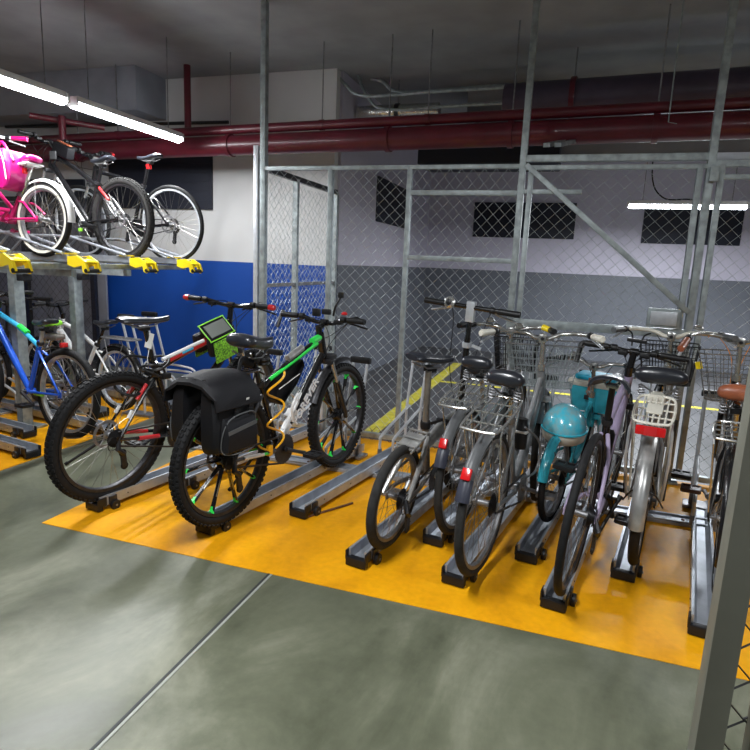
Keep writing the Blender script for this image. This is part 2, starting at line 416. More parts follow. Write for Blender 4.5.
def fork(parent, bot, fx, R, T, crown=DKST, leg=BLK, upper=CHR, susp=True, w=.055):
    s = M(); b = V(bot); ax = V((fx, 0, R))
    s.tube([b+V((-.004, 0, .012)), b+V((.010, 0, -.03))], [.021, .024], crown, 12)
    cr = b+V((.012, 0, -.03)); s.bar(cr+V((0, -w-.012, 0)), cr+V((0, w+.012, 0)), .042, .034, crown, bev=.008)
    for sy in (-1, 1):
        a = cr+V((0, sy*w, 0)); e = ax+V((-.0, sy*w, 0))
        if susp:
            mid = a.lerp(e, .38)
            s.cyl(a, mid, .014, upper, 10); s.tube([mid-(e-a).normalized()*.015, mid, e+V((-.012, 0, .03)), e+V((0, 0, -.005))], [.019, .021, .018, .014], leg, 10)
        else:
            s.tube(smooth([a, a.lerp(e, .6)+V((-.010, 0, 0)), e], 5), [.014]*6+[.012, .011, .010, .009, .008][:5], leg, 8)
    if susp: s.tube(smooth([cr.lerp(ax, .36)+V((0, sy*w, 0)) for sy in (-1,)]+[cr.lerp(ax, .34)+V((.03, 0, .05))]+[cr.lerp(ax, .36)+V((0, w, 0))], 6), .012, leg, 8)
    return s.build('front_fork', parent, T)

def grip_levers(H, p, d, out, side, m=PLA, gl=.12, gr=.0165, T=None, lever=DKST, endm=None, endl=.03, thin=False):
    # p = start of grip, d = direction to bar end
    d = V(d).normalized(); g = M()
    rr = [gr, gr*1.06, gr, gr*1.05, gr, gr*1.08, gr]
    g.tube([V(p)+d*gl*i/6 for i in range(7)], rr, m, 10)
    if endm: g.tube([V(p)+d*(gl-endl), V(p)+d*(gl*.99), V(p)+d*(gl+.012)], [gr*1.16, gr*1.2, gr*.8], endm, 10)
    G = g.build('grip', H, T)
    l = M(); b = V(p)-d*.03
    l.tube([b-d*.014, b+d*.014], .019, PLA, 10)
    o = V(out)
    l.tube(smooth([b+o*.025, b+o*.045+d*.03+V((0, 0, -.008)), b+o*.055+d*.085+V((0, 0, -.018)), b+o*.07+d*.135+V((0, 0, -.025))], 4), [.008]*5+[.0055]*8, lever, 6, flat=1.5)
    l.build('brake_lever', H, T)

def bars_flat(parent, stem0, c, w, T, m=BLK, rise=.02, back=.02, gripm=PLA, endm=None, lever=DKST, stemm=BLK, r=.0135, gr=.0165, gl=.12, shift=True, name='handlebar', grp=None):
    s = M(); c = V(c)
    pts = [c+V((-back, y, z)) for y, z in ()]
    P = smooth([c+V((-back-.012, -w, rise)), c+V((-back, -w*.55, rise)), c+V((0, -w*.22, 0)), c, c+V((0, w*.22, 0)), c+V((-back, w*.55, rise)), c+V((-back-.012, w, rise))], 5)
    s.tube(P, r, m, 10)
    H = s.build(name, parent, T)
    st = M(); s0 = V(stem0)
    st.cyl(s0+V((.005, 0, -.03)), s0+V((-.008, 0, .02)), .020, stemm, 12)
    st.tube([s0, c], [.019, .017], stemm, 12); st.cyl(c+V((0, -.022, 0)), c+V((0, .022, 0)), .021, stemm, 12)
    st.build('stem', H, T)
    for sy in (-1, 1):
        e = c+V((-back-.012, sy*w, rise)); d = V((-.03, sy, 0)).normalized()
        grip_levers(H, e-d*gl, d, V((1, 0, -.35)), sy, gripm, gl, gr, T, lever, endm)
        if shift:
            k = M(); b = e-d*(gl+.075); k.box(b+V((.02, 0, -.02)), (.05, .05, .028), PLA, None, .008); k.cyl(b+V((.02, 0, -.02)), b+V((-.02, -sy*.02, -.035)), .006, PLA, 6)
            k.build('shifter', H, T)
    return H

def bars_city(parent, stem0, stemtop, w, back, T, m=CHR, gripm=PLA, lever=ALU, stemm=CHR, bell=True, gr=.017, gl=.115, rise=.03, bellside=1, droop=0., endm=None):
    c = V(stemtop); s = M()
    half = lambda sy: [c+V((.015, sy*.035, .0)), c+V((.035, sy*.09, rise*.7)), c+V((.02, sy*.17, rise)), c+V((-back*.35, sy*w*.86, rise)), c+V((-back, sy*w, rise-droop))]
    P = smooth(half(-1)[::-1]+[c]+half(1), 5); s.tube(P, .0115, m, 10)
    H = s.build('handlebar', parent, T)
    st = M(); st.cyl(stem0, c, .0125, stemm, 12); st.cyl(V(stem0)+V((.004, 0, -.02)), V(stem0)+V((0, 0, .015)), .021, stemm, 12)
    st.box(c+V((.004, 0, 0)), (.045, .045, .05), stemm, None, .012); st.cyl(c+V((-.026, 0, .0)), c+V((-.02, 0, .0)), .009, PLA, 10)
    st.build('stem', H, T)
    for sy in (-1, 1):
        h = half(sy); d = (h[4]-h[3]).normalized(); e = h[4]
        nrm = V((d.y*sy, -d.x*sy, 0)); out = V((abs(d.y), -sy*d.x*-1 if False else sy*abs(d.x)*.2, -.35))
        grip_levers(H, e-d*gl*.85, d, out, sy, gripm, gl, gr, T, lever, endm)
    if bell:
        b = M(); q = c+V((.0, bellside*.13, rise+.015))
        b.lathe(q, (0, 0, 1), [(.008, 0), (.026, .006), (.027, .016), (.018, .028), (.004, .033)], CHR, 18)
        b.build('bell', H, T)
    return H

def cables(parent, pts_list, r=.0025, m=PLA, name='cable', T=None):
    for p in pts_list:
        s = M(); s.tube(smooth(p, 6), r, m, 5); s.build(name, parent, T)

def rack(parent, x0, x1, w, z, R, m=STEEL, bars=4, T=None, plate=None, tilt=0.):
    s = M(); P = [V((x1, -w*.28, z)), V((x1-.05, -w/2, z)), V((x0+.04, -w/2, z)), V((x0, -w*.30, z)), V((x0, w*.30, z)), V((x0+.04, w/2, z)), V((x1-.05, w/2, z)), V((x1, w*.28, z))]
    s.tube(smooth(P, 4, True), .0062, m, 8, closed=True)
    for i in range(bars):
        y = -w*.32+w*.64*i/(bars-1); s.cyl((x0+.005, y, z), (x1-.005, y, z), .0042, m, 6)
    for i in range(3):
        x = x0+(x1-x0)*(i+.8)/3.6; s.cyl((x, -w/2, z-.002), (x, w/2, z-.002), .0038, m, 6)
    for sy in (-1, 1):
        s.tube([(x0+.09, sy*w*.5, z), (x0+.07, sy*w*.48, z-.04), (0, sy*.065, R+.02)], .0045, m, 6)
        s.tube([(x1-.06, sy*w*.5, z), (0, sy*.065, R+.02)], .0045, m, 6)
    s.tube([(x1, 0, z), (x1+.10, 0, z-.05)], .006, m, 6)
    if tilt:
        for v in s.v:
            if v.z > z-.06: v.z += (v.x-x0)*tilt
    if plate: s.box(((x0+x1)/2-.01, 0, z+.004+tilt*(x1-x0)/2), (.10, w*.42, .006), plate, Matrix.Rotation(-math.atan(tilt), 3, 'Y'), .002)
    return s.build('rear_rack', parent, T)

def basket(parent, x0, x1, w0, w1, z0, z1, T, m=STEEL, nv=12, nh=5, r=.0018, rim=.004, dense=False, top=None):
    s = M(); xc = (x0+x1)/2
    def ring(u):
        l = ((x1-x0)/2)*(.82+.18*u); w = (w0+(w1-w0)*u)/2; z = z0+(z1-z0)*u; k = .03
        xa, xb = x0, x0+2*l
        return [V((xa, -w+k, z)), V((xa+k, -w, z)), V((xb-k, -w, z)), V((xb, -w+k, z)), V((xb, w-k, z)), V((xb-k, w, z)), V((xa+k, w, z)), V((xa, w-k, z))]
    for i in range(nh+1):
        u = i/nh; s.tube(ring(u), rim if i in (0, nh) else r, top if (top and i == nh) else m, 6, closed=True)
    A, B = ring(0), ring(1)
    def edge(i, j, k):
        for q in range(k+1):
            t = q/k; s.tube([A[i].lerp(A[j], t), B[i].lerp(B[j], t)], r, m, 4)
    edge(7, 0, nv); edge(3, 4, nv); edge(1, 2, int(nv*.7)); edge(5, 6, int(nv*.7))
    for q in range(nv+1):
        t = q/nv; s.tube([A[7].lerp(A[0], t), A[4].lerp(A[3], t)], r, m, 4)
    for q in range(6):
        t = q/5; s.tube([A[1].lerp(A[2], t), A[6].lerp(A[5], t)], r, m, 4)
    return s.build('front_basket', parent, T)

def frame_tubes(parent, segs, name='frame'):
    s = M()
    for a, b, r1, r2, m in segs: s.tube([a, V(a).lerp(V(b), .5), b], [r1, (r1+r2)/2, r2], m, 12)
    return s, name

TRAYH = .045
def qrot(yaw, lean):
    return (Matrix.Rotation(yaw, 3, 'Z') @ Matrix.Rotation(-lean, 3, 'X')).to_quaternion()

# ------------------------------------------------------------------ mountain bike
def mtb(label, loc, yaw, lean, steer, R=.365, tw=.055, P=None):
    P = P or {}
    g = lambda k, d: P.get(k, d)
    t = thing(g('name', 'mountain_bike'), label, 'bicycle', loc, qrot(yaw, lean), g('group', None))
    bb = V(g('bb', (.43, 0, .30))); st = V(g('st', (.29, 0, .74))); ht = V(g('ht', (.86, 0, .90))); hb = V(g('hb', (.90, 0, .78))); wb = g('wb', 1.10)
    mA, mB, mC = g('c1', BLK), g('c2', BLK), g('c3', BLK)   # top tube, down tube, stays
    s = M(); h1 = ht.lerp(hb, .2); h2 = ht.lerp(hb, .8)
    s.tube([st+V((.004, 0, -.03)), st.lerp(h1, .5)+V((0, 0, .01)), h1], [.017, .019, .021], mA, 12)
    s.tube([bb, bb.lerp(h2, .5), h2], [.021, .026, .024], mB, 12)
    s.cyl(bb, st+V((-.004, 0, .02)), .018, g('c4', mB), 12); s.cyl(ht+V((-.003, 0, .012)), hb+V((.003, 0, -.01)), .026, mB, 14)
    s.cyl(bb+V((0, -.036, 0)), bb+V((0, .036, 0)), .024, mB, 14)
    ax = V((0, 0, R))
    for sy in (-1, 1):
        y = V((0, sy, 0))
        s.tube([bb+y*.02, bb+V((-.09, 0, .01))+y*.05, ax+y*.066], [.013, .011, .009], mC, 8)
        s.tube([st+V((.0, 0, -.06))+y*.014, st.lerp(ax, .4)+y*.05, ax+y*.066], [.010, .009, .008], mC, 8)
        s.box(ax+y*.066, (.035, .008, .045), mC, None, .003)
    s.tube([bb+V((-.07, -.045, .008)), bb+V((-.07, .045, .008))], .008, mC, 6)
    F = s.build('frame', t)
    for (a, b, r, m) in g('accents', ()):
        q = M(); q.tube([a, b], r, m, 8); q.build('frame_accent', F)
    T = steerT(ht, hb, steer)
    wheel(t, 0, R, tw, g('rim', DKST), g('tyre', RUB), g('knob', True), None, mag=g('mag', None), disc=g('disc', True))
    fork(t, hb, wb, R, T, leg=g('fork', BLK), susp=g('susp', True), upper=g('stan', CHR))
    wheel(t, wb, R, tw, g('rim', DKST), g('tyre', RUB), g('knob', True), T, mag=g('mag', None), rear=False, disc=g('disc', True))
    crank(t, bb, ang=g('cang', .3), pedal=g('pedal', PLA)); chain(t, bb, R); derailleur(t, R)
    sz = g('sz', .97); sx = st.x+(st.x-bb.x)/(st.z-bb.z)*(sz-.05-st.z)
    k = M(); k.cyl(st+V((0, 0, -.02)), (sx, 0, sz-.045), .0145, g('post', BLK), 12); k.lathe(st+V((.0, 0, .0)), (-.3, 0, 1), [(.024, -.012), (.026, 0), (.024, .014)], DKST, 14)
    k.build('seatpost', t)
    if g('shell', None): saddle_shell(t, sx, sz, *g('shell', None))
    else: saddle(t, sx+g('sdx', .0), sz, **g('saddle', {}))
    bz = g('bz', 1.02); bx = g('bx', .92)
    H = bars_flat(t, ht+V((-.012, 0, .04)), (bx, 0, bz), g('bw', .32), T, gripm=g('grip', PLA), endm=g('gend', None), rise=g('rise', .03), m=g('barm', BLK))
    c = V((bx, 0, bz))
    cables(H, [[c+V((.03, .17, .01)), c+V((.12, .10, .0)), c+V((.10, .02, -.12)), hb+V((.04, .03, -.02))],
               [c+V((.03, -.17, .01)), c+V((.13, -.08, -.02)), c+V((.08, .0, -.14)), V(hb)+V((-.04, -.03, 0))],
               [c+V((.03, -.20, .01)), c+V((.15, -.12, .02)), c+V((.11, .03, -.10)), V(ht)+V((-.08, .02, -.03))]], T=T)
    return t, F, H, T

# ------------------------------------------------------------------ city bike
def city(label, loc, yaw, lean, steer, R=.33, tw=.038, P=None):
    P = P or {}; g = lambda k, d: P.get(k, d)
    t = thing(g('name', 'city_bike'), label, 'bicycle', loc, qrot(yaw, lean), g('group', None))
    k_ = R/.33
    bb = V(g('bb', (.45, 0, .27))); st = V(g('st', (.29, 0, .66))); ht = V(g('ht', (.80, 0, .83))); hb = V(g('hb', (.845, 0, .69))); wb = g('wb', 1.04)
    mA = g('c1', GREYP); mC = g('c3', mA)
    s = M()
    if g('step', True):
        s.tube(smooth([hb.lerp(ht, .3), hb.lerp(bb, .45)+V((-.02, 0, -.05)), bb+V((.03, 0, .03))], 8), .024, mA, 12)
        s.tube(smooth([hb.lerp(ht, .75), hb.lerp(bb, .4)+V((-.05, 0, .07)), bb.lerp(st, .38)], 8), .014, mA, 10)
    else:
        s.cyl(st+V((0, 0, -.04)), ht+V((0, 0, -.02)), .016, mA, 12); s.cyl(bb, hb.lerp(ht, .2), .018, mA, 12)
    s.cyl(bb, st, .017, mA, 12); s.cyl(ht, hb, .022, mA, 14); s.cyl(bb+V((0, -.036, 0)), bb+V((0, .036, 0)), .023, mA, 14)
    ax = V((0, 0, R))
    for sy in (-1, 1):
        y = V((0, sy, 0))
        s.tube([bb+y*.02, bb+V((-.1, 0, .008))+y*.045, ax+y*.062], [.011, .010, .009], mC, 8)
        s.tube([st+V((.01, 0, -.05))+y*.014, st.lerp(ax, .35)+y*.045, ax+y*.062], [.009, .008, .008], mC, 8)
        s.box(ax+y*.062, (.035, .007, .04), mC, None, .003)
    F = s.build('frame', t)
    T = steerT(ht, hb, steer)
    wheel(t, 0, R, tw, g('rim', STEEL), g('tyre', RUB), g('knob', False), None, g('n', 36), rear=True, cass=g('cass', True), wall=g('wall', None))
    fork(t, hb, wb, R, T, leg=g('fork', mA), susp=False, crown=mA, w=.05)
    wheel(t, wb, R, tw, g('rim', STEEL), g('tyre', RUB), False, T, g('n', 36), rear=False, wall=g('wall', None))
    if g('rfend', None): fender(t, 0, R, g('fa0', 1.15), g('fa1', 3.35), tw+.018, g('rfend', None), stays=g('staym', STEEL))
    if g('flap', None): fender(t, 0, R, 2.52, 2.80, tw+.022, g('flap', None), stays=None, name='mud_flap', gap=.024)
    if g('ffend', None): fender(t, wb, R, .35, 2.5, tw+.018, g('ffend', None), T)
    crank(t, bb, r=g('cr', .075), ang=g('cang', .2), m=g('crm', STEEL), pedal=g('pedal', PLA), arm=g('arm', .165), ring=g('ring', STEEL), guard=g('cguard', None))
    chain(t, bb, R, g('cr', .075), .035, case=g('case', None))
    sz = g('sz', .88); sx = st.x+(st.x-bb.x)/(st.z-bb.z)*(sz-.06-st.z)
    k = M(); k.cyl(st+V((0, 0, -.02)), (sx, 0, sz-.05), .0135, g('post', CHR), 12); k.lathe(st, (-.35, 0, 1), [(.022, -.015), (.025, 0), (.022, .014)], STEEL, 14); k.build('seatpost', t)
    saddle(t, sx+g('sdx', 0), sz, **g('saddle', dict(L=.26, W=.21, H=.075, springs=True)))
    top = V(g('stem', (.765, 0, 1.02)))
    H = bars_city(t, ht+V((-.006, 0, .02)), top, g('bw', .28), g('back', .17), T, gripm=g('grip', PLA), bell=g('bell', True), m=g('barm', CHR), stemm=g('stemm', CHR), bellside=g('bellside', 1), lever=g('lever', ALU), rise=g('rise', .03), droop=g('droop', 0), endm=g('gend', None), gl=g('gl', .115))
    cables(H, [[top+V((.03, .15, .02)), top+V((.14, .10, .02)), top+V((.12, .02, -.12)), hb+V((.05, .03, -.05))],
               [top+V((.03, -.15, .02)), top+V((.15, -.08, .0)), top+V((.09, -.01, -.18)), hb+V((-.05, -.02, 0))]], T=T, m=g('cabm', PLA))
    br = M()   # rim brake at the front of the fork
    c0 = hb+V((.045, 0, -.045)); br.tube([c0+V((0, -.035, -.05)), c0+V((0, -.03, -.01)), c0, c0+V((0, .03, -.01)), c0+V((0, .035, -.05))], .007, ALU, 6)
    br.build('front_brake', t, T)
    return t, F, H, T

# ================================================================== the room
TA = math.radians(9.91); TD = V((math.sin(TA), math.cos(TA), 0)); TN = V((math.cos(TA), -math.sin(TA), 0))
CEIL = 3.35
b = M(); b.box((0, 3.5, -.1), (16, 17, .2), FLOOR); struct(b, 'floor')
b = M(); b.box((0, 3.5, CEIL+.1), (16, 17, .2), CONC); struct(b, 'ceiling')
b = M(); b.box((-4.955, 6.09, CEIL/2), (4.95, .18, CEIL), BLUEWALL); struct(b, 'wall_back')
b = M(); b.box((-2.54, 8.2, CEIL/2), (.18, 4.2, CEIL), GREYWALL); struct(b, 'wall_recess')
b = M(); b.box((2.5, 10.3, CEIL/2), (11, .18, CEIL), GREYWALL); struct(b, 'wall_far')
b = M(); b.box((-7.4, 2, CEIL/2), (.18, 8.2, CEIL), BLUEWALL); struct(b, 'wall_left')
# floor paint and lines
b = M(); b.box((1.0, 3.33, .001), (7.06, 2.20, .004), PAINT); struct(b, 'trim_1')
b = M(); b.box((-5.3, 2.6, .001), (3.82, 4.6, .004), PAINT); struct(b, 'trim_2')
ASPH = floormat('dark_screed', (.055, .056, .058), (.075, .075, .080), (.10, .10, .105), .35, .6, 1.4)
b = M(); b.box((1.0, 7.35, .0), (7.06, 5.84, .003), ASPH); struct(b, 'trim_7')
b = M(); b.box((-1.51, 6.6, .001), (.13, 4.2, .004), YLINE); b.box((1.7, 7.16, .001), (6.3, .09, .004), YLINE); struct(b, 'trim_3')
b = M(); b.box((-1.19, .2, .0005), (.010, 4.06, .003), JOINT); b.box((-1.177, .2, .0005), (.010, 4.06, .0034), JOINTL); struct(b, 'trim_4')
# ceiling beam over the left wall and overhead wall band
b = M(); b.box((-6.0, 5.75, 3.13), (2.9, .5, .44), DUCT, None, .01); struct(b, 'trim_5')
b = M(); b.box((3.2, 7.2, 3.0), (9.0, .5, .70), CONC); struct(b, 'trim_6')

# dark panels on the walls
def panel(c, sx, sz, label, axis='x', grp='dark wall panels'):
    m = M(); x, y, z = c
    if axis == 'x':
        m.box(c, (sx, .03, sz), SHUT, None, .004)
        for i in range(1, int(sz/.1)): m.box((x, y-.017, z-sz/2+i*.1), (sx-.04, .004, .006), SHUT)
    else:
        m.box(c, (.03, sx, sz), SHUT, None, .004)
        for i in range(1, int(sz/.1)): m.box((x+.017, y, z-sz/2+i*.1), (.004, sx-.04, .006), SHUT)
    tag(m.build('dark_wall_panel'), label, 'wall panel', grp)
panel((-4.66, 5.985, 2.26), 1.42, .64, 'large black panel on the white wall behind the upper bikes')
panel((-2.435, 8.0, 2.22), 1.35, .55, 'black panel on the side wall behind the mesh, tilting away in perspective', 'y')
panel((-.86, 10.19, 2.21), 1.62, .56, 'black panel on far wall left of the hanging tube lamp, crossed by diagonal brace')
panel((1.62, 10.19, 2.2), 1.35, .60, 'black panel on far wall directly under the hanging tube lamp')
panel((3.1, 10.19, 2.2), 1.3, .60, 'black panel on far wall at the right edge of the picture')
panel((-6.2, 5.985, 2.0), .9, .55, 'black panel on the wall behind the pink bike')

# ------------------------------------------------------------------ chain link fence
def mesh_wires(m, o, ux, w, h, d=.041, r=.0019, mt=WIRE, phase=0):
    o = V(o); ux = V(ux).normalized(); n = ux.cross(V((0, 0, 1))); nx = int(w/d); nz = int(h/d)
    d1 = w/nx; d2 = h/nz
    for i in range(nx):
        pts = []
        for j in range(nz+1):
            e = (j+i+phase) % 2
            pts.append(o+ux*(d1*(i+(e if True else 0)))+V((0, 0, d2*j))+n*(.0018 if e else -.0018))
        m.tube(pts, r, mt, 3, caps=False)
def profile(m, a, b_, w=.05, dpt=.04, mt=GALV, up=(0, 1, 0)):
    # slotted channel: web with two lips
    m.bar(a, b_, w, dpt*.35, mt, up, .002)
    a = V(a); b_ = V(b_); x = (b_-a).normalized(); u = V(up); u = (u-x*u.dot(x)).normalized(); y = u.cross(x)
    for s in (-1, 1): m.bar(a+y*s*w*.42-u*dpt*.4, b_+y*s*w*.42-u*dpt*.4, w*.14, dpt*.9, mt, up)
FY = 4.39
fence = thing('chain_link_fence', 'grey framed wire mesh fence standing behind the parked bikes', 'fence', (-2.43, FY, 0))
def lp(x, z, y=FY): return V((x+2.43, y-FY, z))
def part(fn, name, parent=fence):
    m = M(); fn(m); return m.build(name, parent)
for x, top in ((-2.43, CEIL), (-.405, CEIL), (.765, CEIL)):
    part(lambda m: (profile(m, lp(x, 0), lp(x, top), .045, .05, GALV, (0, -1, 0)), m.box(lp(x, .01), (.12, .12, .012), GALV)), 'post')
for x in (-1.845, -1.215, -.345, .705, .83): part(lambda m: profile(m, lp(x, .04), lp(x, 2.13), .035, .04, GALV, (0, -1, 0)), 'post')
part(lambda m: profile(m, lp(-2.49, .0), lp(-2.49, 2.3), .04, .05, ALU, (0, -1, 0)), 'post')
for x0, x1, z, w in ((-2.43, -.405, 2.125, .03), (-1.215, -.405, 1.945, .035), (-1.215, -.405, 1.475, .035), (-2.43, .765, .05, .04), (-.405, .765, 2.175, .045), (-.405, .765, 2.115, .03), (-.405, -.0, 1.955, .03), (.765, 3.2, 2.13, .04), (.765, 3.2, 2.05, .03), (-.405, .765, 1.04, .06), (.765, 3.2, .05, .04)):
    part(lambda m: profile(m, lp(x0, z), lp(x1, z), w, .035, GALV, (0, -1, 0)), 'rail')
part(lambda m: profile(m, lp(-.38, 2.13, FY-.03), lp(.745, 1.19, FY-.03), .035, .03, GALV, (0, -1, 0)), 'diagonal_brace')
part(lambda m: (m.box(lp(.60, 1.14, FY-.03), (.20, .03, .13), GALV, None, .006), m.box(lp(.60, 1.14, FY-.05), (.16, .012, .09), ALU, None, .004)), 'lock_plate')
part(lambda m: m.box(lp(.78, 2.06, FY-.03), (.05, .05, .09), GALV, None, .004), 'hinge_bracket')
for x0, x1, z0, z1 in ((-2.41, -1.86, .07, 2.11), (-1.83, -1.23, .07, 2.11), (-1.20, -.42, 1.96, 2.11), (-1.20, -.42, 1.49, 1.93), (-1.20, -.42, .07, 1.46), (-.33, .69, .07, 2.10), (.85, 3.1, .07, 2.10)):
    part(lambda m: mesh_wires(m, lp(x0, z0), (1, 0, 0), x1-x0, z1-z0), 'wire_mesh')
b = M()
for (a, c) in ((-1.9, 0), (-1.3, 0), (-.7, 0), (-.1, 0), (.5, 0)):
    pass
part(lambda m: mesh_wires(m, lp(-2.41, .0, FY+.02), (1, 0, 0), 3.1, .12, .0375, .0022, RUST), 'bottom_wire_edge')
sf = thing('side_fence', 'wire mesh side fence with dark top rail running back to the blue wall', 'fence', (-2.43, 4.45, 0))
part(lambda m: mesh_wires(m, (0, .05, .07), (0, 1, 0), 1.42, 2.0), 'wire_mesh', sf)
part(lambda m: m.bar((0, 0, 2.13), (0, 1.5, 2.13), .04, .045, DKST), 'rail', sf)
part(lambda m: m.bar((0, 0, 1.2), (0, 1.5, 1.2), .03, .03, STEEL), 'rail', sf)
part(lambda m: m.bar((0, 0, .05), (0, 1.5, .05), .03, .03, STEEL), 'rail', sf)
for y in (.55, 1.5): part(lambda m: m.bar((0, y, 0), (0, y, 2.13), .045, .045, GALV, (1, 0, 0)), 'post', sf)
lf = thing('left_mesh_panel', 'dark framed mesh panel standing behind the two tier rack', 'fence', (-6.4, 5.62, 0))
part(lambda m: mesh_wires(m, (-.9, 0, .05), (1, 0, 0), 1.95, 1.9, .05, .0022, DWIRE), 'wire_mesh', lf)
for x in (-.92, 0.05, 1.07): part(lambda m: m.bar((x, 0, 0), (x, 0, 2.0), .06, .05, DKST, (0, 1, 0)), 'post', lf)
for z in (.05, 2.0): part(lambda m: m.bar((-.92, 0, z), (1.07, 0, z), .05, .05, DKST), 'rail', lf)
part(lambda m: m.box((.1, .2, 1.0), (1.94, .03, 1.96), DUCT), 'backing_sheet', lf)
nf = thing('near_fence', 'olive grey steel post with black wire mesh close to the camera at right', 'fence', (.288, 1.0, 0))
part(lambda m: (m.box((0, 0, 1.5), (.042, .042, 3.0), POST, None, .003), m.box((0, 0, .006), (.12, .12, .012), POST)), 'post', nf)
part(lambda m: m.box((.088, .02, 1.2), (.05, .03, 2.4), POST, None, .002), 'post', nf)
part(lambda m: mesh_wires(m, (.02, .03, .05), (1, 0, 0), .8, 2.3, .0375, .0024, DWIRE), 'wire_mesh', nf)
part(lambda m: m.box((.5, 0, 2.4), (1.0, .03, .04), POST), 'rail', nf)

# ------------------------------------------------------------------ pipes and ducts
def pipe(name, label, a, b_, r, m, collars=(), cm=None, rough=None):
    t = M(); a = V(a); b_ = V(b_); t.cyl(a, b_, r, m, 28); o = t.build(name); tag(o, label, 'pipe')
    for c in collars:
        k = M(); p = a.lerp(b_, c); d = (b_-a).normalized()
        k.cyl(p-d*.022, p+d*.022, r*1.13, cm or m, 28); k.cyl(p, V((p.x, p.y, CEIL)), .006, STEEL, 6); k.build('hanger_collar', o)
    return o
pipe('sprinkler_main', 'thick dark red pipe running the whole width above the fence', (-6.9, 5.62, 2.50), (5.0, 4.78, 2.50), .095, PIPE, (.13, .30, .44, .53, .62, .75, .9), PIPE)
pipe('sprinkler_branch', 'thin red pipe running just above the thick dark red one', (-6.9, 5.60, 2.645), (5.0, 4.78, 2.645), .042, PIPE, (.18, .385, .47, .68), PIPE)
pipe('ventilation_pipe', 'wide purple grey pipe above the gate, higher than the red pipes', (-.75, 5.9, 2.93), (5.2, 5.5, 2.93), .16, VENT, (.1, .5), PIPE)
pipe('foil_wrapped_pipe', 'short silver foil wrapped pipe above the red pipes', (-2.42, 6.5, 3.04), (-1.5, 6.45, 3.03), .07, FOIL, (.5,), DKST)
pipe('riser_pipe', 'short vertical red pipe rising beside the end of the lit tube', (-4.0, 5.62, 2.66), (-4.0, 5.62, CEIL), .035, PIPE)
pipe('wall_conduit', 'thin dark conduit running along the white wall above the red pipes', (-6.9, 5.95, 2.90), (-3.72, 5.95, 2.86), .018, DKST)
pipe('left_sprinkler_drop', 'thin dark red vertical pipe at the upper left corner', (-4.95, 4.9, 2.38), (-4.95, 4.9, 2.72), .035, PIPE)
pipe('left_sprinkler_branch', 'thin dark red pipe slanting across the upper left corner', (-5.2, 4.75, 2.70), (-4.75, 5.25, 2.68), .028, PIPE)
for i, (dy, z, x0, r) in enumerate(((0, 3.10, -2.3, .018), (.15, 3.0, -2.1, .015), (.3, 3.2, -2.0, .022))):
    c = M(); c.tube(smooth([(x0-.25, 6.1+dy, CEIL), (x0-.12, 6.1+dy, z+.12), (x0+.1, 6.1+dy, z), (x0+.9, 6.05+dy, z), (-.35, 6.0+dy, z)], 6), r, GALV, 8)
    tag(c.build('bent_conduit'), ['grey conduit bending down from the ceiling, lowest middle one of three', 'grey conduit bending from the ceiling, thinnest of the three', 'grey conduit bending from the ceiling, thickest and highest of three'][i], 'conduit', None)
b = M(); b.box((-1.0, 6.9, 2.70), (1.5, .6, .38), SHUT, None, .02); tag(b.build('dark_air_duct'), 'dark rectangular air duct beyond the fence below the red pipes', 'duct')
b = M(); b.bar((-.28, 4.75, 2.33), (-.12, 5.3, 2.47), .05, .03, GALV); b.bar((-.2, 4.75, 2.33), (-.05, 5.3, 2.47), .05, .03, GALV)
tag(b.build('pipe_bracket'), 'grey slanted bracket under the thick red pipe beside the tall fence post', 'bracket')
b = M(); b.tube([(.55, 5.0, CEIL), (.55, 5.0, 2.52), (.64, 5.0, 2.50)], .005, GALV, 6)
tag(b.build('hanging_rod'), 'thin hooked metal rod hanging in front of the purple pipe', 'rod')

# ------------------------------------------------------------------ tube lamps
def lamp(label, a, b_, z, wd=.10, em=EM, power=60, col=(.96, .98, 1), drops=True, group='tube lamps'):
    a = V((*a, z)); b_ = V((*b_, z)); L = (b_-a).length; mid = (a+b_)/2; ang = math.atan2((b_-a).y, (b_-a).x)
    t = thing('tube_lamp', label, 'lamp', mid, Matrix.Rotation(ang, 3, 'Z').to_quaternion(), group)
    h = M(); h.box((0, 0, .02), (L, wd*.9, .045), LAMPB, None, .008); 
    for s in (-1, 1): h.box((s*(L/2+.008), 0, 0), (.018, wd, .07), LAMPB, None, .004)
    h.build('housing', t)
    d = M(); d.tube([(-L/2, 0, -.018), (L/2, 0, -.018)], wd*.42, em, 12, flat=.75, up=(0, 1, 0)); d.build('diffuser', t)
    if drops:
        for s in (-1, 1): w = M(); w.cyl((s*L*.38, 0, .03), (s*L*.38, 0, CEIL-z), .004, STEEL, 6); w.build('suspension_rod', t)
    li = bpy.data.lights.new('tube_light', 'AREA'); li.shape = 'RECTANGLE'; li.size = L; li.size_y = wd*.8; li.energy = power; li.color = col
    lo = bpy.data.objects.new('tube_light', li); COL.objects.link(lo); lo.parent = t; lo.location = (0, 0, -.065)
    return t
lamp('bright white tube lamp hanging over the left rack, the farther of two in line', (-3.70, 3.78), (-3.70, 5.05), 2.52, em=EM, power=48)
lamp('bright white tube lamp at the top left edge, the nearer of two in line', (-3.70, 2.42), (-3.70, 3.68), 2.52, em=EM, power=48)
fx = lamp('bright tube lamp hanging beyond the fence at upper right', (.53, 7.6), (1.72, 7.6), 2.21, wd=.085, em=EM2, power=185, col=(.90, .95, 1))
w = M(); w.tube(smooth([(-.38, 0, CEIL-2.21), (-.39, 0, .35), (-.25, 0, .08), (0, 0, .06), (.12, 0, .05)], 6), .008, PLA, 6); w.build('power_cable', fx)
lamp('tube lamp hanging over the aisle in front of the bikes', (-1.0, .3), (-1.0, 1.6), 2.75, power=80)
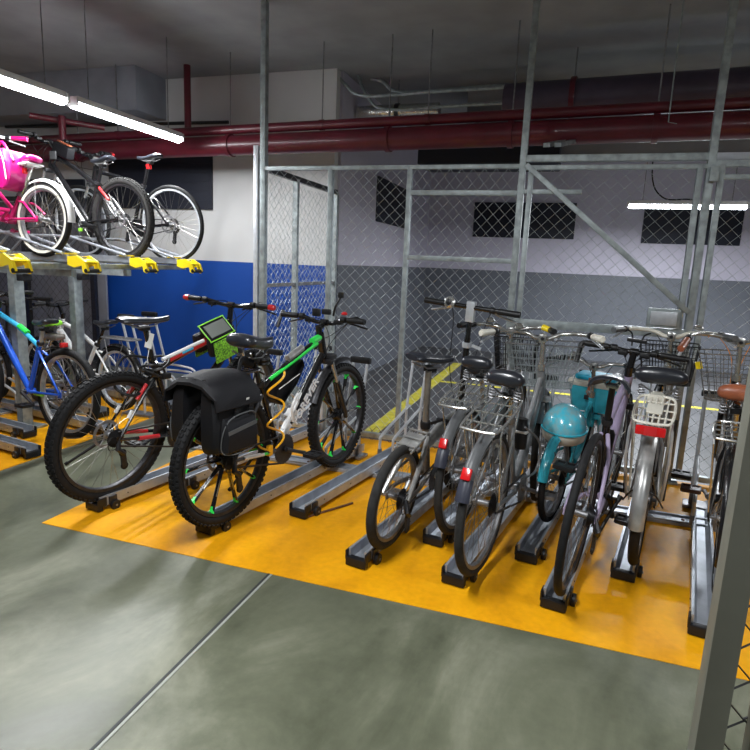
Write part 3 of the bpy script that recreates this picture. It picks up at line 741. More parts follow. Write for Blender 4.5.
lamp('tube lamp hanging over the aisle behind the camera', (1.2, .2), (2.4, .2), 2.75, power=55)
lamp('added fill lamp out of view beyond the fence, far to the right', (3.4, 6.6), (4.6, 6.6), 2.9, power=90)  # added fill, set outside the view to brighten the area beyond the fence

# ------------------------------------------------------------------ sliding wheel trays
def tray(label, x, y, s=1, d=TD, L=1.62, tall=True, low=True, cap='open', name='wheel_tray', group='floor trays of the bicycle racks', z=0., caster=True):
    ang = math.atan2(d.y, d.x)
    t = thing(name, label, 'bicycle tray', (x, y, z), Matrix.Rotation(ang, 3, 'Z').to_quaternion(), group)
    w = .074; h0 = .030
    c = M()
    prof = [(-w/2-.012, .072), (-w/2, .072), (-w/2, .02), (-w*.28, .008), (w*.28, .008), (w/2, .02), (w/2, .072), (w/2+.012, .072), (w/2+.012, .018), (w*.30, 0), (-w*.30, 0), (-w/2-.012, .018)]
    c.loft([[V((xx, yy, h0-.015+zz)) for yy, zz in prof] for xx in (0.02, L)], RACKALU)
    for xx in (.12, .2, .5, .9, 1.3):
        for sy in (-1, 1): c.cyl((xx, sy*(w/2+.0115), .06), (xx, sy*(w/2+.0155), .06), .0035, DKST, 8)
    ch = c.build('channel', t, ang=20)
    e = M(); e.box((.016, 0, .030), (.034, w+.034, .042), PLA, None, .005)
    for sy in (-1, 1): e.box((.028, sy*(w/2+.015), .058), (.055, .010, .048), PLA, None, .004)
    e.build('end_cap', t)
    if caster:
        for sy in (-s,):
            k = M(); k.lathe((.10, sy*(w/2+.030), .026), (0, sy, 0), [(.010, -.011), (.027, -.010), (.029, 0), (.027, .010), (.010, .011)], PLA, 16); k.box((.095, sy*(w/2+.018), .055), (.05, .012, .05), DKST, None, .004)
            k.cyl((.10, sy*(w/2+.015), .026), (.10, sy*(w/2+.045), .026), .006, STEEL, 8); k.build('caster', t)
    if low:
        hh = M()
        for sy in (-1, 1):
            y0 = sy*.052
            hh.tube(smooth([(1.08, y0, .05), (1.08, y0, .17), (1.12, y0, .215), (1.50, y0, .33), (1.56, y0, .34)], 4), .0105, ALU, 8)
            hh.box((1.08, y0, .085), (.03, .022, .06), STEEL, None, .003)
        hh.build('low_hoop', t)
    if tall:
        q = M()
        for sy in (-1, 1):
            y0 = sy*.058
            q.tube([(1.52, y0, .03), (1.52, y0, .34), (1.60, y0, .71)], .0115, ALU, 8)
            q.box((1.52, y0, .07), (.045, .022, .08), STEEL, None, .003)
        q.build('upright', t)
        p = M(); p.box((1.604, 0, .72), (.04, .165, .045), PLA, None, .012); p.build('upright_cap', t)
    k = M(); k.box((L*.94, 0, .022), (.12, .2, .02), STEEL, None, .003); k.build('foot_plate', t)
    return t
TR = dict(A=(-2.402, 2.442), S=(-2.173, 2.864), B=(-1.688, 2.444), C=(-1.329, 2.812), D=(-.841, 2.424), E=(-.552, 2.785), F=(-.381, 2.443), G=(-.086, 2.791), H=(.055, 2.411), I=(.358, 2.795), K=(.629, 2.437))
LB = dict(A='aluminium wheel tray under the red and black mountain bike', S='empty aluminium tray between the two left mountain bikes', B='aluminium wheel tray under the bike with black panniers', C='empty aluminium wheel tray with hoops right of the green mountain bike',
          D='aluminium wheel tray under the small wheeled folding bike', E='aluminium wheel tray under the grey rack bike with yellowish bar end', F='aluminium wheel tray under the grey bike with wide wire basket', G='aluminium wheel tray under the turquoise child bike',
          H='aluminium wheel tray under the lavender thin tyred bike', I='aluminium wheel tray under the silver bike with wide red rear reflector', K='aluminium wheel tray under the brown saddle bike beside the near post')
for k, (x, y) in TR.items(): tray(LB[k], x, y)
b = M(); b.box((-.55, 3.66, .012), (4.4, .13, .016), RACKALU, None, .003)
for sy in (-.05, .05): b.box((-.55, 3.66+sy, .024), (4.4, .016, .014), RACKALU, None, .003)
for i in range(22): b.cyl((-2.65+i*.2, 3.66, .018), (-2.65+i*.2, 3.66, .024), .010, RUST, 10)
tag(b.build('floor_rail'), 'flat aluminium floor rail crossing under the row of wheel trays', 'rail')
b = M(); b.box((-1.20, 2.98, .01), (.34, .012, .008), RUST, Matrix.Rotation(1.05, 3, 'Z')); tag(b.build('loose_metal_strip'), 'thin rusty strip lying on orange floor left of the folding bike', 'metal strip')
BLUEFLAP = mat('dark_flap_plastic', (.03, .033, .05), .4)

# ------------------------------------------------------------------ two tier rack at left
LD = V((-math.cos(math.radians(9)), math.sin(math.radians(9)), 0))
rk = thing('two_tier_rack', 'grey steel frame of two tier rack holding three bikes up high at left', 'bicycle rack', (-4.1, 3.7, 0))
def rp(x, y, z): return V((x+4.1, y-3.7, z))
for (x, y) in ((-4.05, 2.2), (-4.05, 3.50), (-4.05, 4.08)):
    part(lambda m: (profile(m, rp(x, y, 0), rp(x, y, 1.29 if y > 3 else 1.85), .09, .06, GALV, (1, 0, 0)), m.box(rp(x, y, .01), (.2, .2, .02), GALV)), 'column', rk)
part(lambda m: m.bar(rp(-3.52, 1.8, 1.305), rp(-3.52, 4.85, 1.305), .045, .042, GALV, bev=.004), 'front_beam', rk)
part(lambda m: m.bar(rp(-4.9, 1.8, 1.30), rp(-4.9, 4.85, 1.30), .05, .05, GALV, bev=.004), 'rear_beam', rk)
for y in (2.2, 3.50, 4.08): part(lambda m: m.bar(rp(-3.5, y, 1.255), rp(-5.0, y, 1.255), .05, .05, GALV), 'cross_arm', rk)
for y in (3.50, 4.08): part(lambda m: m.box(rp(-3.98, y, 1.20), (.06, .09, .05), DKST, None, .008), 'bracket', rk)
UZ = 1.358
UT = [(-3.33, 2.87, 'upper rack tray with yellow handle cut off by the left edge'), (-3.30, 3.42, 'upper rack tray with yellow handle below the pink bike'),
      (-3.36, 4.12, 'upper rack tray with yellow handle below the red striped black bike'), (-3.30, 4.66, 'upper rack tray with yellow handle farthest right, near blue wall')]
for x, y, lb in UT:
    q = Matrix.Rotation(PI-.07, 3, 'Z').to_quaternion(); t = thing('upper_tray', lb, 'bicycle tray', (x, y, UZ-.03), q, 'upper rack trays')
    c = M(); w = .085; prof = [(-w/2-.012, .062), (-w/2, .062), (-w/2, .02), (-w*.28, .008), (w*.28, .008), (w/2, .02), (w/2, .062), (w/2+.012, .062), (w/2+.012, .014), (w*.30, 0), (-w*.30, 0), (-w/2-.012, .014)]
    c.loft([[V((xx, yy, zz)) for yy, zz in prof] for xx in (.12, 1.8)], RACKALU); c.build('channel', t, ang=20)
    g = M()
    for sy in (-1, 1): g.tube([(.14, sy*.075, .07), (.75, sy*.085, .21), (1.5, sy*.085, .21), (1.7, sy*.075, .06)], .011, RACKALU, 8)
    g.build('side_rail', t)
    h = M()   # yellow handle: sloping side cheeks, grooves, grip bar
    for sy in (-1, 1):
        P = [(.13, .055), (.03, .065), (-.06, .02), (-.085, -.05), (-.06, -.075), (-.03, -.06), (-.02, -.01), (.06, -.03), (.13, -.01)]
        h.loft([[V((a, sy*.062-.009, b_)) for a, b_ in P], [V((a, sy*.062+.009, b_)) for a, b_ in P]], YEL)
    h.box((.06, 0, .035), (.11, .13, .02), YEL, Matrix.Rotation(-.15, 3, 'Y'), .005); h.box((.045, 0, .050), (.05, .05, .012), GALV, None, .003)
    h.box((-.035, 0, .02), (.03, .13, .02), YEL, Matrix.Rotation(-.8, 3, 'Y'), .004)
    HS = Matrix.Diagonal((.9, .86, .9, 1)); H_ = h.build('handle', t, HS)
    k = M(); k.tube([(-.065, -.075, -.05), (-.065, .075, -.05)], .017, PLA, 12); k.build('grip_bar', H_, HS)
    k = M(); k.box((.19, 0, .0665), (.06, .135, .012), YEL, None, .003); k.box((.235, 0, .0665), (.03, .135, .012), WHT, None, .003); k.build('marker_sleeve', t)
for i, (x, y, lb) in enumerate(((-3.40, 2.97, 'lower left aluminium tray nearest the camera, empty'), (-3.80, 3.30, 'lower left aluminium tray second from the camera, set back'), (-3.36, 3.62, 'lower left aluminium tray seen through the spokes, set behind blue bike'),
          (-3.75, 4.0, 'lower left aluminium tray under the white bike'), (-3.4, 4.5, 'lower left aluminium tray farthest from the camera'))):
    tray(lb, x, y, -1, d=LD, L=1.6, tall=i in (1, 2, 3), low=True)
b = M(); b.bar((-4.75, 2.4, .012), (-4.45, 5.2, .012), .13, .016, RACKALU); b.bar((-4.8, 2.4, .024), (-4.5, 5.2, .024), .016, .014, RACKALU)
tag(b.build('floor_rail'), 'flat aluminium floor rail crossing under the left rack trays', 'rail')
# two tall holders with black caps seen against the blue wall
for i, (x, y, lb) in enumerate(((-3.70, 4.22, 'left of two tall black capped tube holders against the blue wall'), (-3.72, 4.55, 'right of two tall black capped tube holders against the blue wall'))):
    t = thing('tube_holder', lb, 'bicycle holder', (x, y, 0)); m = M()
    for sx in (0, .10): m.tube([(sx+.10, 0, .02), (sx+.09, 0, .45), (sx-.02, 0, .86)], .011, ALU, 8)
    m.build('upright', t)
    m = M(); m.box((.03, 0, .87), (.16, .045, .045), PLA, None, .014); m.build('upright_cap', t)
    m = M(); m.tube(smooth([(.10, .03, .35), (.35, .03, .36), (.50, .02, .32), (.52, .0, .05)], 5), .010, ALU, 8); m.tube(smooth([(.10, -.03, .42), (.38, -.03, .42), (.55, -.03, .36), (.57, -.03, .05)], 5), .010, ALU, 8); m.build('hoop', t)
    m = M(); m.box((.15, 0, .012), (.3, .12, .02), STEEL); m.build('foot_plate', t)

def at(k, s): return V((TR[k][0], TR[k][1], 0))+TD*s
D2R = math.radians
# ------------------------------------------------------------------ A: red and black mountain bike
t, F, H, T = mtb('black and red mountain bike with red grips and phone bag, knobbly rear tyre', (-2.378, 2.55, .05), D2R(78), D2R(-6.5), D2R(11), .37, .058,
    dict(st=(.27, 0, .74), ht=(.86, 0, .92), hb=(.905, 0, .80), sz=1.015, bz=1.07, bx=.86, bw=.33, rise=.02, grip=PLA, gend=REDP, cang=.5, saddle=dict(L=.30, W=.15, H=.042, tilt=.08, turn=-.12)))
q = M(); q.tube([(.36, 0, .765), (.52, 0, .81), (.66, 0, .853)], [.0205, .0215, .0225], REDP, 12); q.build('frame_accent', F)
q = M(); q.tube([(.45, -.0155, .80), (.53, -.017, .822)], .010, LBLUE, 8); q.build('frame_accent', F)
q = M(); q.tube([(.31, -.012, .775), (.62, -.012, .860)], .012, WHT, 8); q.build('frame_accent', F)
q = M(); q.tube([(.60, 0, .50), (.75, 0, .645)], [.027, .028], REDP, 12); q.build('frame_accent', F)
for sy in (-1, 1):
    for a_, b_, r_, m_ in (((.13, sy*.062, .345), (.28, sy*.052, .322), .0125, REDP), ((.12, sy*.046, .575), (.19, sy*.033, .65), .0105, REDP), ((.06, sy*.056, .48), (.085, sy*.053, .52), .0098, WHT)): q = M(); q.tube([a_, b_], r_, m_, 8); q.build('frame_accent', F)
kickstand(t, (.05, .08, .34), (-.16, .17, .19), PLA)
for w_ in (0,):   # cable lock wound round the seat post
    q = M()
    for r_, z0, dx in ((.055, .72, 0), (.065, .755, .015), (.05, .69, -.02), (.06, .735, -.03)):
        q.tube([V((.27+dx+r_*math.cos(a), r_*1.0*math.sin(a), z0+.03*math.sin(a*1+dx*90))) for a in [2*PI*i/24 for i in range(24)]], .008, PLA, 6, closed=True)
    q.tube(smooth([(.30, .03, .77), (.12, .08, .79), (.02, .02, .66), (.10, -.04, .60), (.25, -.03, .64)], 6), .008, PLA, 6)
    q.box((.30, -.06, .69), (.06, .03, .035), PLA, None, .008); q.build('cable_lock', t)
q = M(); q.box((.205, -.02, .90), (.003, .055, .085), PAPER, Matrix.Rotation(.2, 3, 'Y')); q.tube([(.21, -.02, .87), (.19, -.03, .80), (.20, -.03, .745)], .0025, WHT, 4); q.build('paper_tag', t)
q = M()  # top tube phone bag, two side pouches
sec = lambda u, w: [V((x_, w, z_)) for x_, z_ in u]
R_ = Matrix.Rotation(-.285, 3, 'Y')
q.box((.72, 0, .925), (.20, .065, .045), FAB, R_, .014)
q.box((.72, -.062, .845), (.20, .05, .125), FAB, R_, .02); q.box((.72, .062, .845), (.20, .05, .125), FAB, R_, .02); B_ = q.build('phone_bag', t)
q = M(); q.box((.70, -.035, .93), (.20, .125, .022), FAB, Matrix.Rotation(-.285, 3, 'Y') @ Matrix.Rotation(.75, 3, 'X'), .01); q.build('phone_pouch', B_)
q = M(); q.box((.698, -.044, .939), (.165, .09, .010), GLASSY, Matrix.Rotation(-.285, 3, 'Y') @ Matrix.Rotation(.75, 3, 'X'), .004); q.build('clear_window', B_)
q = M(); RR = Matrix.Rotation(-.285, 3, 'Y') @ Matrix.Rotation(.75, 3, 'X'); cc = V((.698, -.040, .935))
q.tube(smooth([cc+RR @ V((a, b_, .0)) for a, b_ in ((-.10, -.053), (-.09, -.063), (.09, -.063), (.101, -.053), (.101, .053), (.09, .063), (-.09, .063), (-.101, .053))], 3, True), .0042, LIME, 6, closed=True); q.build('lime_piping', B_)
for sy in (-1, 1): q = M(); q.box((.74, sy*.091, .815), (.19, .008, .14), CAMO, R_, .003); q.build('camouflage_side', B_)
q = M(); q.tube(smooth([(.56, -.035, .50), (.62, -.05, .60), (.70, -.04, .60), (.66, 0, .53), (.58, .04, .55), (.56, -.035, .50)], 5), .0055, REDP, 6); q.tube([(.50, 0, .44), (.64, .0, .57)], .007, REDP, 6); q.build('bottle_cage', t)

# ------------------------------------------------------------------ B: black and green bike
t, F, H, T = mtb('black and green mountain bike with cast spoke wheels and lettered down tube', (-1.615, 2.53, .05), D2R(79.5), D2R(-1.0), D2R(2), .352, .056,
    dict(st=(.27, 0, .70), ht=(.83, 0, .92), hb=(.88, 0, .78), wb=1.10, mag=(BLK, GREEN), sz=.925, bz=.995, bx=.88, bw=.30, rise=.03, c3=DKST, cang=-.35, nkn=84,
         sdx=.02, saddle=dict(L=.29, W=.22, H=.09, pad=.015, springs=False)))
q = M(); q.tube([(.34, -.009, .716), (.78, -.012, .876)], [.0115, .0145], GREEN, 10); q.tube([(.74, -.004, .889), (.82, -.002, .908)], .0215, GREEN, 10); q.build('frame_accent', F)
q = M(); q.tube([(.50, -.004, .812), (.64, -.004, .862)], .0205, SILVP, 10); q.tube([(.475, 0, .362), (.53, 0, .42)], .0255, WHT, 12); q.tube([(.49-.0075, 0, .384-.003+.008), (.845-.0075, 0, .755+.008)], .0195, WHT, 10); q.build('frame_accent', F)
dn = (V((.88, 0, .78)).lerp(V((.43, 0, .30)), .2)-V((.43, 0, .30))).normalized()
text_mesh('FOREVER', .078, .0015, WHT, F, 'lettering', frameT(V((.43, -.0305, .285))+dn*.345, dn, V((-dn.z, 0, dn.x))))
text_mesh('FOREVER', .078, .0015, WHT, F, 'lettering', frameT(V((.43, .0305, .285))+dn*.345, -dn, V((-dn.z, 0, dn.x))))
for sy in (-1, 1):
    q = M(); q.tube([(.07, sy*.066, .345), (.24, sy*.055, .32)], .0115, WHT, 8); q.tube([(.24, sy*.055, .32), (.30, sy*.05, .315)], .0118, GREEN, 8); q.build('frame_accent', F)
fender(t, 1.10, .36, 1.35, 2.75, .07, DKST, T, stays=None, gap=.03)
q = M(); q.box((.93, 0, .775), (.11, .075, .035), PLA, None, .012); q.build('front_lamp_mount', t)
q = M()  # folded rear mudguard under the saddle
q.tube(smooth([(.34, 0, .84), (.20, 0, .82), (.12, 0, .85), (.06, -.03, .80)], 4), [.02]*6+[.024]*6+[.018], PLA, 8, flat=.4); q.build('rear_mudguard', t)
q = M(); q.tube([V((.29+.028*math.cos(a*1.9), .028*math.sin(a*1.9), .80+.012*a/2)) for a in [i*.25 for i in range(26)]], .009, PLA, 6); q.build('suspension_boot', t)
# yellow coiled cable lock
q = M(); pts = []
for i in range(60):
    u = i/59; a = u*PI*4.6
    pts.append(V((.33+.07*math.cos(a)+.01*u, -.06-.02*math.sin(a), .76-.42*u)))
q.tube(pts, .0062, YCAB, 8); q.tube(smooth([(.30, -.05, .32), (.22, -.04, .37), (.30, .03, .40), (.24, .03, .33)], 5), .0062, YCAB, 8); q.box((.30, -.05, .325), (.035, .025, .06), YCAB, None, .006); q.build('coiled_cable_lock', t)
q = M()  # triangle bag
P_ = [(.36, .715), (.60, .80), (.62, .76), (.55, .66), (.42, .56), (.36, .60)]
q.loft([[V((a, sy_*w_, b_)) for a, b_ in P_] for sy_, w_ in ((-1, .015), (-1, .042), (1, .042), (1, .015))], FAB); B_ = q.build('frame_bag', t)
q = M(); q.tube([(.38, -.044, .66), (.57, -.044, .72)], .003, WHT, 5); q.build('reflective_strip', B_)
q = M(); q.tube(smooth([(.53, -.035, .44), (.50, -.05, .54), (.56, -.04, .60), (.60, 0, .56)], 5), .008, WHT, 6); q.tube(smooth([(.53, .035, .44), (.50, .05, .54), (.56, .04, .60), (.60, 0, .56)], 5), .008, WHT, 6); q.box((.555, 0, .475), (.06, .06, .03), WHT, Matrix.Rotation(-.8, 3, 'Y'), .006); q.build('bottle_cage', t)
rack(t, -.22, .20, .15, .80, .36, BLK)
kickstand(t, (.30, .06, .27), (.22, .17, .06), DKST)
# handlebar extras: red bell, phone clamp, mirror stalk
q = M(); q.lathe((.88, -.14, 1.05), (0, 0, 1), [(.006, 0), (.019, .005), (.020, .013), (.010, .022)], REDP, 14); q.build('bell', H, T)
q = M(); q.box((.90, .0, 1.06), (.03, .06, .035), PLA, None, .008); q.tube(smooth([(.90, -.05, 1.04), (.89, -.07, 1.10), (.90, -.10, 1.16)], 4), .007, PLA, 6); q.box((.90, -.10, 1.17), (.02, .035, .035), PLA, None, .006); q.box((.91, .08, 1.05), (.035, .05, .05), PLA, None, .01); q.build('phone_clamp', H, T)
for sy in (-1, 1):
    q = M(); q.tube([(.87, -.19, 1.03), (.93, -.20, 1.035), (.95, -.24, 1.01)] if sy < 0 else [(.865, .295, 1.03), (.89, .32, 1.05), (.84, .33, .94)], .011, PLA, 8); q.build('bar_end', H, T)
# panniers: one draped double bag, a thing of its own
Bq = qrot(D2R(79), D2R(-1.0))
PBS = Matrix.Translation((-.072, 0, .43)) @ Matrix.Diagonal((.64, .78, .90, 1)) @ Matrix.Translation((0, 0, -.43))
pb = thing('pannier_bag', 'large black double pannier bag draped over the rear rack, grey piped pocket', 'bag', (-1.615, 2.53, .05), Bq)
def bag(sy, m):
    rings = []
    for u, zz in ((0, .44), (.08, .42), (.5, .40), (.92, .42), (1, .45)):
        pass
    X0, X1 = -.235, .20; secs = []
    for i, (zz, dx, th) in enumerate(((.44, .045, .05), (.455, .02, .10), (.50, .0, .125), (.62, -.005, .13), (.74, .0, .11), (.81, .01, .07), (.825, .03, .03))):
        y0 = sy*.075; y1 = sy*(.075+th); x0, x1 = X0+dx, X1-dx; c_ = .03
        secs.append([V(p) for p in ((x0, y0, zz), (x0, y1-sy*c_, zz), (x0+c_, y1, zz), ((x0+x1)/2, y1+sy*.012, zz-.006), (x1-c_, y1, zz), (x1, y1-sy*c_, zz), (x1, y0, zz))])
    m.loft(secs, FAB)
for sy in (-1, 1):
    m = M(); bag(sy, m); S_ = m.build('side_bag', pb, PBS)
    m = M(); X = (-.20, .17); sec = []
    for zz, th in ((.45, .02), (.47, .05), (.55, .055), (.62, .04), (.65, .01)):
        y0 = sy*.195; y1 = sy*(.195+th); s_ = .03 if zz < .46 else 0
        sec.append([V((X[0]+s_, y0, zz)), V((X[0]+s_+.03, y1, zz)), V((X[1]-s_-.03, y1, zz)), V((X[1]-s_, y0, zz))])
    m.loft(sec, FAB); m.build('front_pocket', S_, PBS)
    m = M(); yy = sy*.238
    m.tube(smooth([(-.195, sy*.21, .48), (-.195, sy*.222, .58), (-.13, sy*.23, .645), (.02, sy*.235, .665), (.14, sy*.225, .65), (.168, sy*.215, .58), (.165, sy*.21, .48), (.10, yy, .452), (-.12, yy, .452)], 5, True), .004, FENDG, 5, closed=True)
    m.bar((-.17, sy*.246, .575), (.14, sy*.246, .60), .004, .022, FENDG); m.build('grey_piping', S_, PBS)
    m = M()
    for xx in (-.05, .10): m.box((xx, sy*.212, .68), (.022, .008, .10), PLA, None, .002); m.box((xx, sy*.219, .665), (.035, .012, .03), PLA, None, .004)
    m.build('strap', S_, PBS)
    m = M()
    m.loft([[V((x_, y_*sy, z_)) for y_, z_ in ((0, .865+dz), (.10, .855+dz), (.165, .82+dz), (.212, .76), (.222, .70), (.214, .695), (.202, .755), (.155, .805+dz), (.10, .838+dz), (0, .848+dz))] for x_, dz in ((-.265, -.035), (-.235, -.01), (-.12, .0), (.0, .006), (.10, .0), (.20, -.005), (.222, -.03))], FAB); m.build('top_flap', pb, PBS)
m = M(); m.box((.06, -.226, .735), (.03, .002, .012), WHT, Matrix.Rotation(.15, 3, 'X')); m.build('bag_label', pb, PBS)

# ------------------------------------------------------------------ D: folding bike
def folder(label, loc, yaw, lean, steer):
    t = thing('folding_bike', label, 'bicycle', loc, qrot(yaw, lean)); R = .26; c = TAUPE
    bb = V((.38, 0, .27)); ht = V((.78, 0, .58)); hb = V((.80, 0, .48)); ax = V((0, 0, R)); m = M()
    m.tube([(.30, 0, .44), (.52, 0, .50), (.78, 0, .53)], [.028, .032, .026], SILVP, 12); m.cyl(bb, (.27, 0, .58), .021, c, 12); m.cyl(ht, hb, .024, SILVP, 12); m.cyl(bb+V((0, -.034, 0)), bb+V((0, .034, 0)), .022, c, 12)
    m.box((.53, 0, .50), (.035, .075, .085), DKST, None, .008)
    for sy in (-1, 1):
        y = V((0, sy, 0)); m.tube([bb+y*.02, V((.15, 0, .265))+y*.06, ax+y*.07], [.013, .011, .010], c, 8); m.tube([V((.29, 0, .50))+y*.015, V((.14, 0, .40))+y*.055, ax+y*.068], [.012, .013, .012], SILVP, 8)
        m.tube([V((.30, 0, .42))+y*.015, V((.12, 0, .36))+y*.055, ax+y*.068], .008, c, 8)
    F = m.build('frame', t); T = steerT(ht, hb, steer)
    wheel(t, 0, R, .045, STEEL, RUBG, False, None, 28); fork(t, hb, .93, R, T, leg=SILVP, susp=False, crown=SILVP, w=.045); wheel(t, .93, R, .045, STEEL, RUBG, False, T, 28, rear=False)
    crank(t, bb, r=.08, ang=1.0, m=ALU, pedal=STEEL, arm=.16, pw=.095, pl=.09); chain(t, bb, R, .08, .03); derailleur(t, R)
    m = M(); m.cyl((.275, 0, .55), (.215, 0, .86), .0165, TAUPE, 12); m.lathe((.272, 0, .57), (-.2, 0, 1), [(.026, -.02), (.028, 0), (.026, .018)], PLA, 12); m.bar((.28, -.02, .575), (.33, -.07, .60), .008, .014, PLA); m.build('seatpost', t)
    saddle(t, .25, .92, L=.28, W=.145, H=.055, tilt=.03, turn=-.45)
    m = M(); m.box((.115, 0, .515), (.14, .10, .012), SILVP, Matrix.Rotation(-.3, 3, 'Y'), .003)
    for yy in (-.045, 0, .045): m.cyl((.02, yy, .49), (.22, yy, .55), .005, SILVP, 6)
    for xx in (.05, .12, .19): m.cyl((xx, -.05, .50+xx*.28), (xx, .05, .50+xx*.28), .005, SILVP, 6)
    m.build('rear_carrier', t)
    m = M(); m.tube([(.78, 0, .60), (.735, 0, .98)], [.020, .018], BLK, 12); m.tube([(.735, 0, .98), (.725, 0, 1.10)], .015, BLK, 12); m.lathe((.74, 0, .94), (-.1, 0, 1), [(.026, -.015), (.028, 0), (.026, .015)], ALU, 12); m.bar((.74, -.03, .94), (.74, -.085, .93), .012, .016, ALU)
    m.box((.722, 0, 1.13), (.035, .05, .115), ALU, Matrix.Rotation(-.12, 3, 'Y'), .006); m.build('stem', t, T)
    c0 = V((.715, 0, 1.165)); m = M(); m.cyl(c0+V((0, -.28, -.01)), c0+V((0, .28, -.01)), .0135, BLK, 12); H = m.build('handlebar', t, T)
    for sy in (-1, 1): grip_levers(H, c0+V((0, sy*.155, -.01)), (0, sy, 0), V((1, 0, -.4)), sy, PLA, .125, .0165, T, ALU)
    m = M(); m.lathe(c0+V((-.02, .115, .0)), (-1, .1, .15), [(.010, 0), (.032, .006), (.034, .018), (.022, .028), (.020, .026)], CHR, 20); m.lathe(c0+V((-.046, .118, .004)), (-1, .1, .15), [(.014, 0), (.016, .003), (.010, .006)], PLA, 14); m.build('bell', H, T)
    cables(H, [[c0+V((.03, .14, 0)), c0+V((.10, .13, -.10)), c0+V((.08, .10, -.40)), V((.80, .02, .52))], [c0+V((.03, -.12, 0)), c0+V((.12, -.06, -.12)), c0+V((.06, -.03, -.42)), V((.74, -.02, .52))]], T=T)
    return t
folder('small wheeled folding bike with bronze grey frame and straight black handlebar', (-.738, 2.62, .05), D2R(80), D2R(-4.6), 0)

# ------------------------------------------------------------------ E and F: grey city bikes
sadE = dict(L=.27, W=.215, H=.085, springs=True)
tE, F, H, T = city('grey city bike with red fender reflector, behind the one with wide basket', (-.455, 2.92, .05), D2R(80.3), D2R(-.3), D2R(4), .33, .038,
    dict(rfend=FENDG, ffend=FENDG, fa0=1.0, fa1=2.6, flap=BLUEFLAP, case=None, stem=(.74, 0, 1.0), bw=.27, gripm=PLA, grip=PLA, saddle=sadE, sz=.87, sdx=.0, back=.16, tyre=RUBG, pedal=STEEL))
rack(tE, -.20, .17, .155, .715, .33, CHR, tilt=.20)
q = M(); q.box((-.285, 0, .552), (.020, .040, .050), REDL, Matrix.Rotation(.55, 3, 'Y'), .008); q.build('reflector', tE)
basket(tE, .86, 1.08, .22, .27, .74, .95, T, PLA, 12, 6, .002)
q = M(); q.cyl((.70, -.20, 1.045), (.655, -.27, 1.03), .018, YEL, 10); q.build('yellow_bar_tape', H)

tF, F, H, T = city('grey city bike with pale ribbed grips, chrome rack and wide wire basket', (-.285, 2.55, .05), D2R(79), D2R(-1.2), D2R(9), .33, .038,
    dict(rfend=FENDG, ffend=FENDG, fa0=1.0, fa1=2.6, flap=BLUEFLAP, stem=(.765, 0, 1.01), bw=.29, back=.17, grip=CREAM, gend=CREAM, saddle=dict(L=.27, W=.225, H=.09, springs=True), sz=.87, tyre=RUBG, pedal=STEEL, cang=-.4))
rack(tF, -.20, .17, .165, .715, .33, CHR, tilt=.20)
q = M(); q.box((-.285, 0, .552), (.020, .042, .052), REDL, Matrix.Rotation(.55, 3, 'Y'), .008); q.build('reflector', tF)
basket(tF, .84, 1.10, .32, .42, .73, .965, T, GALV, 15, 6, .0018, top=STEEL)
q = M(); q.tube(smooth([(.34, -.06, .62), (.52, -.10, .50), (.50, -.10, .36), (.30, -.08, .37)], 6), .006, STEEL, 6); q.build('cable_lock', tF)
q = M(); q.lathe((.44, -.02, .48), (0, 0, 1), [(.03, 0), (.032, .01), (.032, .12), (.026, .13), (.026, .155)], PLA, 14); q.box((.44, -.02, .57), (.068, .068, .012), WHT, None, .003); q.build('water_bottle', tF)

# ------------------------------------------------------------------ G: turquoise child bike with front box
tG, F, H, T = city('small turquoise child bike with front box between two larger bikes', (.01, 3.27, .05), D2R(75), D2R(-1), D2R(0), .25, .036,
    dict(name='child_bike', c1=TURQ, wb=.86, bb=(.33, 0, .22), st=(.22, 0, .42), ht=(.64, 0, .60), hb=(.67, 0, .50), rfend=TURQ, ffend=TURQ, fa0=1.3, fa1=2.95, stem=(.60, 0, .80), bw=.24, back=.12, sz=.525, sdx=.05, saddle=dict(L=.24, W=.15, H=.05, m=CREAM), cr=.06, arm=.12, cang=1.2, pedal=STEEL, grip=PLA, n=24))
q = M()
q.loft([[V((x_, y_, z_)) for x_, y_ in ((.66, -w_), (.69, -w_-.02), (.86, -w_-.02), (.89, -w_), (.89, w_), (.86, w_+.02), (.69, w_+.02), (.66, w_))] for z_, w_ in ((.50, .10), (.52, .115), (.64, .135), (.655, .14))], TURQ); B_ = q.build('front_box', tG)
q = M(); q.box((.775, 0, .675), (.25, .33, .045), CREAM, None, .02); q.build('box_lid', B_)
q = M(); q.box((.755, 0, .715), (.20, .25, .035), CYAN, None, .018); q.build('cyan_pad', B_)
q = M(); q.box((.638, .02, .66), (.012, .022, .12), BRN, None, .003); q.box((.632, .02, .595), (.01, .05, .03), DKST, None, .003); q.box((.632, .02, .63), (.012, .035, .02), CHR, None, .003); q.build('strap_buckle', B_)
hm = thing('bicycle_helmet', 'turquoise patterned helmet with cream rim resting on the child bike', 'helmet', (.035, 3.32, .575), qrot(D2R(95), 0))
q = M(); rings = []
for i in range(9):
    a = i/8*PI/2*.98; z_ = .135*math.sin(a); r_ = math.cos(a)
    rings.append([V((.150*r_*math.cos(b_)*(1+.06*math.cos(b_)), .118*r_*math.sin(b_), z_)) for b_ in [2*PI*k/28 for k in range(28)]])
q.loft(rings, PRINT); hs = q.build('shell', hm, Matrix.Rotation(-.12, 4, 'Y'), 60)
q = M(); q.loft([[V((.150*s_*math.cos(b_)*(1+.06*math.cos(b_)), .118*s_*math.sin(b_), z_)) for b_ in [2*PI*k/28 for k in range(28)]] for s_, z_ in ((.84, -.060), (.95, -.048), (1.0, -.015), (1.01, .0), (.99, .004))], CREAM); q.build('rim', hm, Matrix.Rotation(-.12, 4, 'Y'), 60)
